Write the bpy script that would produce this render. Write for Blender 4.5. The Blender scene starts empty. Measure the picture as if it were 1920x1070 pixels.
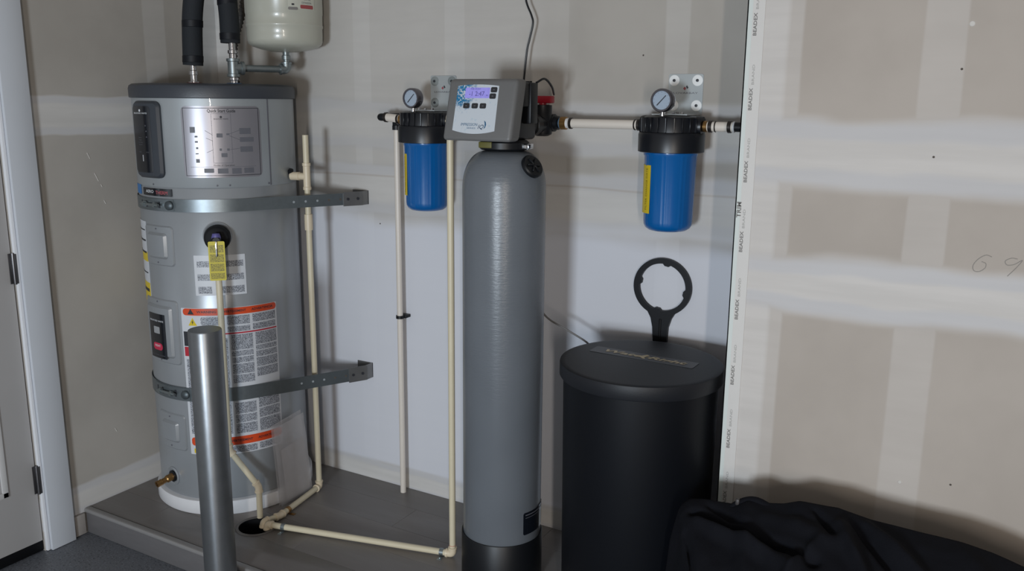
import bpy, bmesh, math, random
from mathutils import Vector, Matrix, noise
random.seed(7)
S = bpy.context.scene
COL = S.collection
rad = math.radians

# ------------------------------------------------------------------ camera
cam_d = bpy.data.cameras.new('camera'); cam = bpy.data.objects.new('camera', cam_d); COL.objects.link(cam)
cam_d.sensor_width = 36.0; cam_d.lens = 36.0 * 1630.0 / 1920.0; cam_d.clip_start = 0.02
_r = Matrix(((0.867, 0.112, -0.486), (0.498, -0.176, 0.849), (0.009, -0.978, -0.209)))
_x = Vector((_r[0][0], _r[1][0], _r[2][0])).normalized()
_z = -Vector((_r[0][2], _r[1][2], _r[2][2])).normalized()
_x = (_x - _x.dot(_z) * _z).normalized(); _y = _z.cross(_x)
cam.matrix_world = Matrix(((_x[0], _y[0], _z[0], 0), (_x[1], _y[1], _z[1], 0), (_x[2], _y[2], _z[2], 1.55), (0, 0, 0, 1)))
S.camera = cam

# ------------------------------------------------------------------ world and daylight from the open garage door
w = bpy.data.worlds.new('world'); S.world = w; w.use_nodes = True
bg = w.node_tree.nodes['Background']; bg.inputs[0].default_value = (1.0, 0.94, 0.88, 1); bg.inputs[1].default_value = 0.21

def area(name, loc, target, sx, sy, power, col):
    d = bpy.data.lights.new(name, 'AREA'); d.shape = 'RECTANGLE'; d.size = sx; d.size_y = sy
    d.energy = power; d.color = col
    o = bpy.data.objects.new(name, d); COL.objects.link(o); o.location = loc
    v = Vector(target) - Vector(loc); o.rotation_euler = v.to_track_quat('-Z', 'Y').to_euler()
    return o
area('daylight_garage_door', (-0.36, -2.6, 0.9), (-1.7, 2.5, 0.6), 0.62, 0.6, 126, (0.80, 0.90, 1.0))
area('daylight_side_window', (1.45, -2.1, 1.15), (-2.6, 2.3, 0.9), 0.12, 1.3, 46, (1.0, 0.90, 0.80))
S.view_settings.view_transform = 'Standard'; S.view_settings.look = 'None'
S.view_settings.exposure = 0.0; S.view_settings.gamma = 1.0; S.view_settings.use_curve_mapping = False

# ------------------------------------------------------------------ helpers: materials
def lin(c):
    return tuple(((v / 255) / 12.92 if v / 255 <= 0.04045 else ((v / 255 + 0.055) / 1.055) ** 2.4) for v in c) + (1.0,)
class NT:
    def __init__(s, name):
        s.m = bpy.data.materials.new(name); s.m.use_nodes = True; s.t = s.m.node_tree
        s.p = s.t.nodes['Principled BSDF']
    def n(s, typ, **kw):
        nd = s.t.nodes.new(typ)
        for k, v in kw.items(): setattr(nd, k, v)
        return nd
    def link(s, a, b): s.t.links.new(a, b)
    def val(s, sock, v):
        if isinstance(v, (int, float)): sock.default_value = v
        elif isinstance(v, tuple): sock.default_value = v
        else: s.link(v, sock)
    def math(s, op, a, b=0.0, c=None, clamp=False):
        nd = s.n('ShaderNodeMath', operation=op); nd.use_clamp = clamp
        s.val(nd.inputs[0], a); s.val(nd.inputs[1], b)
        if c is not None: s.val(nd.inputs[2], c)
        return nd.outputs[0]
    def smooth(s, x, lo, hi):
        nd = s.n('ShaderNodeMapRange', interpolation_type='SMOOTHSTEP')
        s.val(nd.inputs[0], x); nd.inputs[1].default_value = lo; nd.inputs[2].default_value = hi
        return nd.outputs[0]
    def mix(s, f, a, b):
        nd = s.n('ShaderNodeMix', data_type='RGBA'); s.val(nd.inputs[0], f); s.val(nd.inputs[6], a); s.val(nd.inputs[7], b)
        return nd.outputs[2]
    def noise(s, vec, scale, detail=3.0, rough=0.55):
        nd = s.n('ShaderNodeTexNoise'); nd.inputs['Scale'].default_value = scale
        nd.inputs['Detail'].default_value = detail; nd.inputs['Roughness'].default_value = rough
        if vec is not None: s.link(vec, nd.inputs['Vector'])
        return nd.outputs[0]
    def pos(s): return s.n('ShaderNodeNewGeometry').outputs['Position']
    def scaled(s, vec, sc):
        nd = s.n('ShaderNodeVectorMath', operation='MULTIPLY'); s.link(vec, nd.inputs[0]); nd.inputs[1].default_value = sc
        return nd.outputs[0]
    def xyz(s, vec):
        nd = s.n('ShaderNodeSeparateXYZ'); s.link(vec, nd.inputs[0]); return nd.outputs
    def bump(s, h, strength, dist=0.01):
        nd = s.n('ShaderNodeBump'); nd.inputs['Strength'].default_value = strength; nd.inputs['Distance'].default_value = dist
        s.link(h, nd.inputs['Height']); s.link(nd.outputs[0], s.p.inputs['Normal'])

def mat(name, c, rough=0.5, metal=0.0, var=0.08, scale=30.0, bump=0.0, stretch=(1, 1, 1), spec=0.5, coat=0.0):
    t = NT(name); p = t.scaled(t.pos(), stretch); nz = t.noise(p, scale)
    c = lin(c)
    lo = tuple(v * (1 - var) for v in c[:3]) + (1.0,); hi = tuple(min(1, v * (1 + var)) for v in c[:3]) + (1.0,)
    t.link(t.mix(nz, lo, hi), t.p.inputs['Base Color'])
    t.p.inputs['Roughness'].default_value = rough; t.p.inputs['Metallic'].default_value = metal
    t.p.inputs['Specular IOR Level'].default_value = spec; t.p.inputs['Coat Weight'].default_value = coat
    if bump: t.bump(nz, bump)
    return t.m

def print_mat(name, paper, ink, scale=(420, 420, 300), thr=0.5, rough=0.45):
    """paper with tiny speckle of fine print"""
    t = NT(name); p = t.scaled(t.pos(), scale); nz = t.noise(p, 1.0, 1.0)
    f = t.smooth(nz, thr - 0.08, thr + 0.08)
    t.link(t.mix(f, lin(paper), lin(ink)), t.p.inputs['Base Color']); t.p.inputs['Roughness'].default_value = rough
    return t.m

def wall_mat(name, axis, hb, vb, paper, mud, extra=None):
    """unpainted drywall: paper with joint compound bands. hb/vb: (centre, half width, softness, strength)"""
    t = NT(name); pos = t.pos(); s = t.xyz(pos)
    u = s[axis]; z = s[2]
    sl = t.scaled(pos, (1.3, 1.3, 4.0)); n1 = t.math('SUBTRACT', t.noise(sl, 2.2, 2.0), 0.5)
    sv = t.scaled(pos, (4.0, 4.0, 1.0)); n2 = t.math('SUBTRACT', t.noise(sv, 2.0, 1.0), 0.5)
    zz = t.math('MULTIPLY_ADD', n1, 0.06, z); uu = t.math('MULTIPLY_ADD', n2, 0.012, u)
    acc = None
    for co, lst in ((zz, hb), (uu, vb)):
        for c, hw, so, st in lst:
            d = t.math('ABSOLUTE', t.math('SUBTRACT', co, c))
            f = t.math('MULTIPLY', t.smooth(d, hw + so, hw), st)
            acc = f if acc is None else t.math('MAXIMUM', acc, f)
    edge = None   # feathered rims of the horizontal joints dry cooler and darker than their middle
    for c, hw, so, st in hb:
        d = t.math('ABSOLUTE', t.math('SUBTRACT', zz, c)); f = t.math('MULTIPLY', t.smooth(d, hw * 0.45, hw * 0.75), t.smooth(d, hw + so, hw))
        edge = f if edge is None else t.math('MAXIMUM', edge, f)
    blot = t.noise(pos, 3.0, 4.0)
    streak = t.noise(t.scaled(pos, (0.8, 0.8, 9.0)), 3.0, 4.0)
    base = t.mix(t.smooth(blot, 0.3, 0.7), lin(tuple(v - 5 for v in paper)), lin(tuple(v + 4 for v in paper)))
    mudc = t.mix(t.smooth(streak, 0.3, 0.7), lin(tuple(v - 6 for v in mud)), lin(tuple(min(255, v + 3) for v in mud)))
    mudc = t.mix(t.math('MULTIPLY', edge, 0.55), mudc, lin((188, 189, 194)))
    col = t.mix(acc, base, mudc)
    if extra: col = extra(t, col, u, z)
    t.link(col, t.p.inputs['Base Color'])
    t.link(t.math('MULTIPLY_ADD', acc, -0.12, 0.75), t.p.inputs['Roughness'])
    t.p.inputs['Specular IOR Level'].default_value = 0.3
    h = t.math('ADD', t.math('MULTIPLY', acc, 0.3), t.math('MULTIPLY', t.noise(pos, 60.0, 3.0), 0.12))
    t.bump(h, 0.12, 0.004)
    return t.m

# ------------------------------------------------------------------ helpers: objects
def link_obj(name, me, mats, parent=None, label=None, cat=None, group=None, kind=None):
    o = bpy.data.objects.new(name, me); COL.objects.link(o)
    for m in (mats if isinstance(mats, (list, tuple)) else [mats]): me.materials.append(m)
    if parent is not None:
        o.parent = parent; o.matrix_parent_inverse = parent_inv(parent)
    elif len(me.vertices):
        xs = [v.co.x for v in me.vertices]; ys = [v.co.y for v in me.vertices]; zs = [v.co.z for v in me.vertices]
        b = Vector(((min(xs) + max(xs)) / 2, (min(ys) + max(ys)) / 2, min(zs)))
        me.transform(Matrix.Translation(-b)); o.location = b
    tag(o, label, cat, group, kind)
    return o
def world_loc(o):
    l = Vector(o.location)
    return l if o.parent is None else l   # parts keep world coordinates
def parent_inv(p):
    return Matrix.Translation(-Vector(p.location)) if p.parent is None else Matrix.Identity(4)
def tag(o, label=None, cat=None, group=None, kind=None):
    if label: o['label'] = label
    if cat: o['category'] = cat
    if group: o['group'] = group
    if kind: o['kind'] = kind
    return o
def thing(name, loc, label, cat, group=None):
    o = bpy.data.objects.new(name, None); COL.objects.link(o); o.location = loc; o.empty_display_size = 0.1
    return tag(o, label, cat, group)

class M:
    """mesh collector in world coordinates"""
    def __init__(s): s.v = []; s.f = []; s.sm = []
    def add(s, vs, fs, smooth=False):
        k = len(s.v); s.v += [tuple(v) for v in vs]; s.f += [tuple(i + k for i in f) for f in fs]; s.sm += [smooth] * len(fs); return s
    def box(s, lo, hi, bev=0.0, seg=2, xf=None):
        bm = bmesh.new(); bmesh.ops.create_cube(bm, size=1.0)
        for v in bm.verts:
            v.co = Vector([lo[i] + (v.co[i] + 0.5) * (hi[i] - lo[i]) for i in range(3)])
        if bev: bmesh.ops.bevel(bm, geom=list(bm.edges), offset=bev, segments=seg, profile=0.5, affect='EDGES')
        return s.bm(bm, bev > 0, xf)
    def bm(s, bm, smooth=False, xf=None):
        bm.verts.ensure_lookup_table(); bm.verts.index_update()
        vs = [xf(v.co.copy()) if xf else v.co.copy() for v in bm.verts]
        s.add(vs, [[v.index for v in f.verts] for f in bm.faces], smooth); bm.free(); return s
    def lathe(s, prof, o=(0, 0, 0), ax=(0, 0, 1), seg=48, smooth=True, rmod=None, cap=(1, 1)):
        """prof: (radius, height along axis)"""
        ax = Vector(ax).normalized(); a = ax.orthogonal().normalized()
        if abs(ax.z) > 0.99: a = Vector((1, 0, 0))
        b = ax.cross(a); o = Vector(o); vs = []; fs = []
        for r, h in prof:
            for i in range(seg):
                t = 2 * math.pi * i / seg
                rr = r * (rmod(t, h) if rmod else 1.0)
                vs.append(o + ax * h + (a * math.cos(t) + b * math.sin(t)) * max(rr, 1e-5))
        for j in range(len(prof) - 1):
            for i in range(seg):
                k = (i + 1) % seg
                fs.append((j * seg + i, j * seg + k, (j + 1) * seg + k, (j + 1) * seg + i))
        if cap[0] and prof[0][0] > 1e-4: fs.append(tuple(range(seg))[::-1])
        if cap[1] and prof[-1][0] > 1e-4: fs.append(tuple(range((len(prof) - 1) * seg, len(prof) * seg)))
        return s.add(vs, fs, smooth)
    def tube(s, pts, r, seg=14, smooth=True):
        pts = [Vector(p) for p in pts]; n = len(pts); rs = r if isinstance(r, (list, tuple)) else [r] * n
        vs = []; fs = []; nrm = None
        for i, p in enumerate(pts):
            t = (pts[min(i + 1, n - 1)] - pts[max(i - 1, 0)]).normalized()
            if nrm is None: nrm = t.orthogonal().normalized()
            nrm = (nrm - t * nrm.dot(t)).normalized(); b = t.cross(nrm)
            for k in range(seg):
                a = 2 * math.pi * k / seg; vs.append(p + (nrm * math.cos(a) + b * math.sin(a)) * rs[i])
        for i in range(n - 1):
            for k in range(seg):
                q = (k + 1) % seg; fs.append((i * seg + k, i * seg + q, (i + 1) * seg + q, (i + 1) * seg + k))
        fs.append(tuple(range(seg))[::-1]); fs.append(tuple(range((n - 1) * seg, n * seg)))
        return s.add(vs, fs, smooth)
    def prism(s, poly, f, d0, d1, smooth=False):
        """poly: 2D outline (ccw); f(x, y, d) -> world point"""
        n = len(poly); vs = [f(x, y, d0) for x, y in poly] + [f(x, y, d1) for x, y in poly]
        fs = [tuple(range(n))[::-1], tuple(range(n, 2 * n))] + [(i, (i + 1) % n, n + (i + 1) % n, n + i) for i in range(n)]
        return s.add(vs, fs, smooth)
    def build(s, name, mats, parent=None, label=None, cat=None, group=None, kind=None, angle=40):
        me = bpy.data.meshes.new(name); me.from_pydata(s.v, [], s.f)
        for p, sm in zip(me.polygons, s.sm): p.use_smooth = sm
        bm = bmesh.new(); bm.from_mesh(me); bmesh.ops.recalc_face_normals(bm, faces=bm.faces)
        for e in bm.edges:
            if len(e.link_faces) == 2 and e.calc_face_angle(0) > rad(angle): e.smooth = False
        bm.to_mesh(me); bm.free(); me.update()
        return link_obj(name, me, mats, parent, label, cat, group, kind)

def rounded(pts, r, n=6):
    """polyline with its corners rounded"""
    pts = [Vector(p) for p in pts]; out = [pts[0]]
    for i in range(1, len(pts) - 1):
        a, b, c = pts[i - 1], pts[i], pts[i + 1]
        d1 = (a - b); d2 = (c - b); rr = min(r, d1.length * 0.49, d2.length * 0.49)
        p1 = b + d1.normalized() * rr; p2 = b + d2.normalized() * rr
        for k in range(n + 1):
            t = k / n; out.append(p1 * (1 - t) ** 2 + b * 2 * t * (1 - t) + p2 * t * t)
    out.append(pts[-1]); return out
def spline(pts, n=8):
    pts = [Vector(p) for p in pts]; P = [pts[0] * 2 - pts[1]] + pts + [pts[-1] * 2 - pts[-2]]; out = []
    for i in range(1, len(P) - 2):
        for k in range(n):
            t = k / n; a, b, c, d = P[i - 1], P[i], P[i + 1], P[i + 2]
            out.append(0.5 * ((2 * b) + (c - a) * t + (2 * a - 5 * b + 4 * c - d) * t * t + (3 * b - a - 3 * c + d) * t ** 3))
    out.append(pts[-1]); return out
def rrect(x0, x1, y0, y1, r, n=5):
    out = []
    for cx, cy, a0 in ((x1 - r, y0 + r, -90), (x1 - r, y1 - r, 0), (x0 + r, y1 - r, 90), (x0 + r, y0 + r, 180)):
        for k in range(n + 1):
            a = rad(a0 + 90 * k / n); out.append((cx + r * math.cos(a), cy + r * math.sin(a)))
    return out
def text_mesh(s, height, f, name, m, parent, align='CENTER', shear=0.0, spacing=1.0, d=0.0, width=None, bold=0.0):
    """lettering as flat mesh mapped by f(x, y, d)"""
    cu = bpy.data.curves.new('t', 'FONT'); cu.body = s; cu.align_x = align; cu.align_y = 'CENTER'; cu.size = 1.0
    cu.shear = shear; cu.offset = bold; cu.space_character = spacing; cu.resolution_u = 2
    ob = bpy.data.objects.new('t', cu); COL.objects.link(ob)
    dg = bpy.context.evaluated_depsgraph_get(); dg.update()
    me = bpy.data.meshes.new_from_object(ob.evaluated_get(dg)); bpy.data.objects.remove(ob); bpy.data.curves.remove(cu)
    k = height / 0.69
    kx = k
    if width:
        ext = max(v.co.x for v in me.vertices) - min(v.co.x for v in me.vertices); kx = width / ext
    for v in me.vertices: v.co = f(v.co.x * kx, v.co.y * k, d)
    me.name = name
    return link_obj(name, me, m, parent)
def flat(o, u, v, n):
    o, u, v, n = Vector(o), Vector(u), Vector(v), Vector(n)
    return lambda x, y, d: o + u * x + v * y + n * d

# ------------------------------------------------------------------ constants of the place (metres)
XL = -2.9546      # left wall plane
YB = 2.6516       # back wall plane
YR, XR = 2.30, -0.6297   # front face and left end of the wall that juts out on the right
ZF = -0.1         # garage floor; the raised platform is z = 0
PE = 1.885        # platform front edge
HX, HY, HR = -2.635, 2.338, 0.2865   # water heater axis and radius

# ------------------------------------------------------------------ the setting
m_floor = NT('epoxy_floor')
_p = m_floor.pos(); _n = m_floor.noise(_p, 4, 3); _fl = m_floor.noise(_p, 160, 2)
_c = m_floor.mix(_n, lin((92, 95, 101)), lin((107, 110, 116)))
_c = m_floor.mix(m_floor.smooth(_fl, 0.585, 0.62), _c, lin((122, 126, 133)))
_c = m_floor.mix(m_floor.smooth(m_floor.noise(m_floor.scaled(_p, (1.1, 0.9, 1)), 130, 2), 0.60, 0.64), _c, lin((58, 60, 66)))
m_floor.link(_c, m_floor.p.inputs['Base Color']); m_floor.p.inputs['Roughness'].default_value = 0.45; m_floor.bump(_fl, 0.1, 0.003)
M_FLOOR = m_floor.m
def plank_mat():
    t = NT('vinyl_plank'); p = t.pos()
    oi = t.n('ShaderNodeObjectInfo').outputs['Random']
    g = t.noise(t.scaled(p, (3, 40, 40)), 3.0, 5.0); b = t.noise(t.scaled(p, (1.5, 6, 1)), 2.0, 2.0)
    c = t.mix(g, lin((112, 108, 105)), lin((134, 129, 125))); c2 = t.mix(t.smooth(b, 0.35, 0.65), c, lin((118, 112, 108)))
    c3 = t.mix(t.math('MULTIPLY', oi, 0.5), c2, lin((104, 102, 102)))
    t.link(c3, t.p.inputs['Base Color']); t.p.inputs['Roughness'].default_value = 0.42; t.bump(g, 0.06, 0.003)
    return t.m
M_PLANK = plank_mat()
M_RISER = mat('riser_board', (104, 102, 103), 0.45, var=0.12, scale=12, stretch=(1, 6, 8), bump=0.05)
M_NOSE = mat('nosing_strip', (134, 132, 131), 0.4, var=0.08, scale=20)
M_GAP = mat('plank_joint', (44, 42, 42), 0.8)
M_TRIM = mat('trim_paint', (196, 200, 206), 0.35, var=0.03, scale=8)
M_DOOR = mat('door_paint', (178, 176, 175), 0.38, var=0.03, scale=6)
M_HINGE = mat('hinge_steel', (105, 104, 106), 0.35, 0.9)
M_BLACKRUB = mat('black_rubber', (11, 12, 15), 0.6, spec=0.2)
M_BEAD = mat('corner_bead_paper', (206, 212, 208), 0.55, var=0.02, scale=10)
M_INK = mat('grey_print_ink', (120, 117, 114), 0.7)
M_INK2 = mat('faint_print_ink', (166, 164, 160), 0.7)
M_PENCIL = mat('pencil_lead', (142, 138, 132), 0.6)
M_HOLE = mat('screw_hole', (84, 77, 71), 0.9)
PAPER = (170, 165, 158); MUD = (205, 203, 200)

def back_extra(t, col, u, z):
    # cool daylight low on the wall, painted into its colour
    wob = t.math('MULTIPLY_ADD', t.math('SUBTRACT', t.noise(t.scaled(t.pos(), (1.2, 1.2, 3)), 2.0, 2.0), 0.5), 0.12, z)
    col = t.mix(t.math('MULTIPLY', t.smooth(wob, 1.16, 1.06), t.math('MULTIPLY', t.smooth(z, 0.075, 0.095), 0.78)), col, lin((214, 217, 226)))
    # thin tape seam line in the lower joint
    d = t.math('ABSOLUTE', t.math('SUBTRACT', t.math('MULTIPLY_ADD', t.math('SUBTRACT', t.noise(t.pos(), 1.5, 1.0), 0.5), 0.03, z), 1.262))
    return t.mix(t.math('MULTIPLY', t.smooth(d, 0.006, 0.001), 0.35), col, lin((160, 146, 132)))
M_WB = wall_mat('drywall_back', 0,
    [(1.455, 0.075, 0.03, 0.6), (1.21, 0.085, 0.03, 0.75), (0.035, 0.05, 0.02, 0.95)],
    [(-2.18, 0.038, 0.008, 0.62), (-1.76, 0.04, 0.008, 0.6), (-0.942, 0.035, 0.008, 0.3), (-1.35, 0.035, 0.008, 0.25), (-1.95, 0.42, 0.3, 0.45), (-2.97, 0.13, 0.02, 0.95)],  # widest, softest band: brighter light on that stretch, painted into the colour
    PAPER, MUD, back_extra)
M_WL = wall_mat('drywall_left', 1,
    [(1.485, 0.065, 0.012, 0.85), (0.045, 0.05, 0.015, 0.8)],
    [(2.35, 0.045, 0.008, 0.35), (2.68, 0.10, 0.02, 0.9)],
    PAPER, MUD)
def right_extra(t, col, u, z):
    return col
M_WR = wall_mat('drywall_right', 0,
    [(1.425, 0.068, 0.035, 0.85), (1.085, 0.055, 0.04, 0.9)],
    [(-0.585, 0.05, 0.03, 0.8), (-0.515, 0.02, 0.01, 0.4), (-0.17, 0.042, 0.008, 0.32), (0.42, 0.05, 0.02, 0.5)],
    (176, 167, 158), (206, 202, 198), right_extra)

TOP = 2.6
M().box((XL - 0.1, -3.5, ZF - 0.1), (3.2, YB + 0.1, ZF)).build('floor', M_FLOOR, kind='structure')
wl = M().box((XL - 0.1, 1.70, ZF), (XL, YB + 0.1, TOP)).box((XL - 0.1, 0.72, 2.03), (XL, 1.70, TOP)).box((XL - 0.1, -3.5, ZF), (XL, 0.72, TOP)).build('wall_left', M_WL, kind='structure')
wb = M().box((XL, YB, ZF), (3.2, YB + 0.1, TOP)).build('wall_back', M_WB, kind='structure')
wr = M().box((XR, YR, ZF), (3.2, YB - 0.001, TOP)).build('wall_right', M_WR, kind='structure')
# screw holes and the patch marks on the walls
def dot(parent, p, r, n, name='screw_hole', m=M_HOLE):
    M().lathe([(r, 0), (r * 0.8, 0.0012), (0, 0.0012)], p, n, 10).build(name, m, parent)
for x, z in ((-0.13, 1.628), (-0.1687, 1.426), (-0.05, 0.62)): dot(wr, (x, YR, z), 0.0028, (0, -1, 0))
for x, z in ((-1.05, 1.69), (-2.11, 1.075), (-0.72, 1.27)): dot(wb, (x, YB, z), 0.0028, (0, -1, 0))
M_FILL = mat('filler_white', (200, 196, 190), 0.6, var=0.04)
dot(wr, (-0.119, YR, 1.728), 0.0065, (0, -1, 0), 'filler_patch', M_FILL); dot(wr, (-0.165, YR, 0.60), 0.005, (0, -1, 0), 'filler_patch', M_FILL)
for y_, z_, l_ in ((2.02, 1.335, 0.022), (2.045, 1.255, 0.03), (2.062, 1.222, 0.01), (2.07, 1.16, 0.014), (2.03, 0.265, 0.016)):
    M().tube([(XL + 0.0003, y_ - l_ * 0.25, z_ + l_ / 2), (XL + 0.0003, y_ + l_ * 0.2, z_ - l_ / 2)], 0.0014, 6).build('scuff_mark', M_FILL, wl)
# corner bead on the outside corner, with its printed lettering
bead = M().box((XR - 0.003, YR - 0.003, ZF + 0.1), (XR + 0.011, YR + 0.002, TOP)).box((XR - 0.003, YR - 0.003, ZF + 0.1), (XR, YR + 0.03, TOP)).build('corner_bead', M_BEAD, wr)
M().box((XR + 0.011, YR - 0.0026, ZF + 0.1), (XR + 0.042, YR + 0.001, TOP)).build('paper_flange', mat('bead_flange_paper', (208, 205, 201), 0.6, var=0.02), bead)
for k in range(11):
    zc = 0.44 + 0.186 * k
    fr = flat((XR + 0.0195, YR - 0.0034, zc), (0, 0, 1), (-1, 0, 0), (0, -1, 0))
    text_mesh('BEADEX', 0.0085, fr, 'printed_word', M_INK, bead, width=0.056, bold=0.02)
    fr = flat((XR + 0.0225, YR - 0.0034, zc + 0.062), (0, 0, 1), (-1, 0, 0), (0, -1, 0))
    text_mesh('BRAND', 0.0065, fr, 'printed_word', M_INK2, bead, width=0.05)
fr = flat((XR + 0.008, YR - 0.0034, 1.27), (0, 0, 1), (-1, 0, 0), (0, -1, 0))
text_mesh('TRIM', 0.011, fr, 'printed_word', M_INK, bead, width=0.042, bold=0.03)
# pencilled number on the right wall
def pencil(pts):
    P3 = spline([(x, YR - 0.0005, z) for x, z in pts], 7)
    M().tube(P3, 0.0008, 6).build('pencil_figure', M_PENCIL, wr)
pencil([(-0.022, 1.2), (-0.035, 1.203), (-0.05, 1.192), (-0.059, 1.176), (-0.056, 1.164), (-0.045, 1.163), (-0.034, 1.172), (-0.033, 1.183), (-0.042, 1.187)])
pencil([(0.030, 1.2), (0.018, 1.201), (0.006, 1.193), (0.011, 1.184), (0.025, 1.187), (0.04, 1.198), (0.03, 1.18), (0.014, 1.158)])

# raised platform: body, riser board, nosing, planks
plat = M().box((XL, PE - 0.002, ZF), (XR + 3.4, YB, -0.008)).build('platform', M_GAP, kind='structure', label='raised grey plank platform under the tanks')
M().box((XL + 0.003, PE - 0.016, ZF + 0.001), (2.7, PE - 0.003, -0.013), 0.001).build('riser_board', M_RISER, plat)
M().box((XL + 0.003, PE - 0.024, -0.014), (2.7, PE + 0.004, 0.003), 0.006, 3).build('nosing', M_NOSE, plat)
DR = (-2.28, 2.1); DRR = 0.066
planks = []
pw = 0.155; y = PE + 0.006; row = 0
while y < YB - 0.004:
    y1 = min(y + pw, YB - 0.002); x = XL + 0.002; ln = (0.27, 0.9, 0.55, 1.1, 0.4, 0.8, 0.25)[row % 7]
    while x < 2.6:
        x1 = min(x + ln, 2.65)
        if not (x > XR and y > YR):
            o = M().box((x, y, -0.008), (x1 - 0.0007, y1 - 0.0007, 0.0), 0.0004, 1).build('plank', M_PLANK, plat)
            planks.append((o, x, x1, y, y1))
        x = x1; ln = 1.22
    y = y1; row += 1
# real hole for the floor drain
cut = M().lathe([(DRR, -0.2), (DRR, 0.05)], (DR[0], DR[1], 0), seg=40).build('cutter', M_GAP)
for o in [plat] + [q[0] for q in planks if q[1] - DRR < DR[0] < q[2] + DRR and q[3] - DRR < DR[1] < q[4] + DRR]:
    md = o.modifiers.new('hole', 'BOOLEAN'); md.operation = 'DIFFERENCE'; md.object = cut; md.solver = 'EXACT'
    bpy.context.view_layer.update()
    dg = bpy.context.evaluated_depsgraph_get()
    nm = bpy.data.meshes.new_from_object(o.evaluated_get(dg)); o.modifiers.clear(); o.data = nm
bpy.data.objects.remove(cut)

# left side: door, casing, jamb, base block
tr = M().box((XL, 1.7135, ZF + 0.002), (XL + 0.024, 1.808, TOP), 0.002).build('trim_1', M_TRIM, kind='structure')
M().box((XL - 0.03, 1.7015, ZF + 0.002), (XL + 0.012, 1.7128, TOP), 0.002).build('jamb_edge', mat('jamb_paint', (224, 226, 230), 0.3, var=0.02), tr)
M().box((XL, 1.810, ZF + 0.004), (XL + 0.013, PE - 0.026, -0.014), 0.002).build('baseboard_left', mat('base_block', (150, 144, 139), 0.6, var=0.15, scale=40), kind='structure')
dr = M().box((XL - 0.045, 0.75, -0.055), (XL - 0.002, 1.6955, 2.02), 0.0015).build('door_1', M_DOOR, kind='structure')
for z0, z1 in ((0.16, 0.74), (0.92, 1.86)):
    pl = M()
    bm = bmesh.new()
    # moulded frame of a recessed door panel
    a0, a1 = 0.90, 1.592
    pl.box((XL - 0.003, a0, z0), (XL + 0.004, a0 + 0.022, z1), 0.003).box((XL - 0.003, a1 - 0.022, z0), (XL + 0.004, a1, z1), 0.003)
    pl.box((XL - 0.003, a0, z0), (XL + 0.004, a1, z0 + 0.022), 0.003).box((XL - 0.003, a0, z1 - 0.022), (XL + 0.004, a1, z1), 0.003)
    bm.free()
    pl.build('panel_moulding', mat('moulding_paint', (200, 199, 198), 0.3, var=0.02), dr)
M().box((XL - 0.04, 0.75, ZF + 0.004), (XL - 0.004, 1.6955, -0.0555), 0.002).build('door_sweep', M_BLACKRUB, dr)
for zc in (0.965, 0.184, 1.82):
    h = M().lathe([(0.006, -0.055), (0.0065, -0.05), (0.0065, 0.05), (0.006, 0.055)], (XL + 0.0045, 1.698, zc), seg=12)
    h.box((XL - 0.002, 1.684, zc - 0.053), (XL + 0.0005, 1.6975, zc + 0.053), 0.001)
    h.box((XL - 0.001, 1.699, zc - 0.052), (XL + 0.0135, 1.7055, zc + 0.052), 0.001)
    h.build('hinge', M_HINGE, dr)

# ------------------------------------------------------------------ shared object materials
M_SILVER = NT('heater_jacket')
_p = M_SILVER.pos(); _n = M_SILVER.noise(_p, 6, 3); _g = M_SILVER.noise(M_SILVER.scaled(_p, (1, 1, 1)), 220, 2)
M_SILVER.link(M_SILVER.mix(_n, lin((146, 150, 154)), lin((158, 162, 166))), M_SILVER.p.inputs['Base Color'])
M_SILVER.p.inputs['Metallic'].default_value = 0.35; M_SILVER.p.inputs['Roughness'].default_value = 0.33; M_SILVER.bump(_g, 0.02, 0.001)
M_SILVER = M_SILVER.m
M_SHROUD = mat('shroud_sheet_metal', (158, 163, 166), 0.45, 0.35, 0.04, 10, coat=0.25)
M_LID = mat('charcoal_plastic', (56, 60, 67), 0.42, 0, 0.05, 200, bump=0.03)
M_CTRL = mat('panel_charcoal', (54, 59, 66), 0.4)
M_SCREEN = mat('gloss_black', (20, 24, 31), 0.12, coat=0.3)
M_WHITE = mat('white_plastic', (214, 214, 216), 0.4, var=0.03)
M_LABELW = mat('label_white', (200, 203, 208), 0.4, var=0.03)
M_GUIDE = mat('guide_label_silver', (146, 144, 150), 0.33, 0.45, 0.03, 10)
M_INKDK = mat('dark_ink', (40, 42, 48), 0.5)
M_INKMID = mat('mid_ink', (96, 97, 104), 0.5)
M_INKW = mat('white_ink', (225, 228, 232), 0.5)
M_PRINT = print_mat('fine_print', (176, 180, 188), (96, 99, 106))
M_ORANGE = mat('warning_orange', (206, 72, 32), 0.4, var=0.03)
M_YELLOW = mat('warning_yellow', (212, 186, 34), 0.4, var=0.05)
M_TAG = mat('tag_yellow', (196, 182, 44), 0.45, var=0.06)
M_TAGPRINT = print_mat('tag_print', (178, 165, 44), (112, 104, 30), (500, 500, 420), 0.5)
M_RED = mat('red_ink', (176, 36, 52), 0.45)
M_BLUE = mat('blue_ink', (52, 112, 170), 0.45)
M_GALV = mat('galvanised_strap', (120, 128, 132), 0.38, 0.75, 0.12, 60)
M_GALVP = mat('galvanised_pipe', (142, 150, 152), 0.38, 0.8, 0.15, 50)
M_CHROME = mat('chrome', (205, 205, 208), 0.15, 1.0, 0.03)
M_BRASS = mat('brass', (150, 116, 72), 0.35, 0.85, 0.12)
M_CPVC = mat('cream_cpvc', (206, 196, 170), 0.42, var=0.06, scale=18)
M_CPVCF = mat('cream_cpvc_fitting', (212, 198, 172), 0.4, var=0.05, scale=25)
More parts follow.
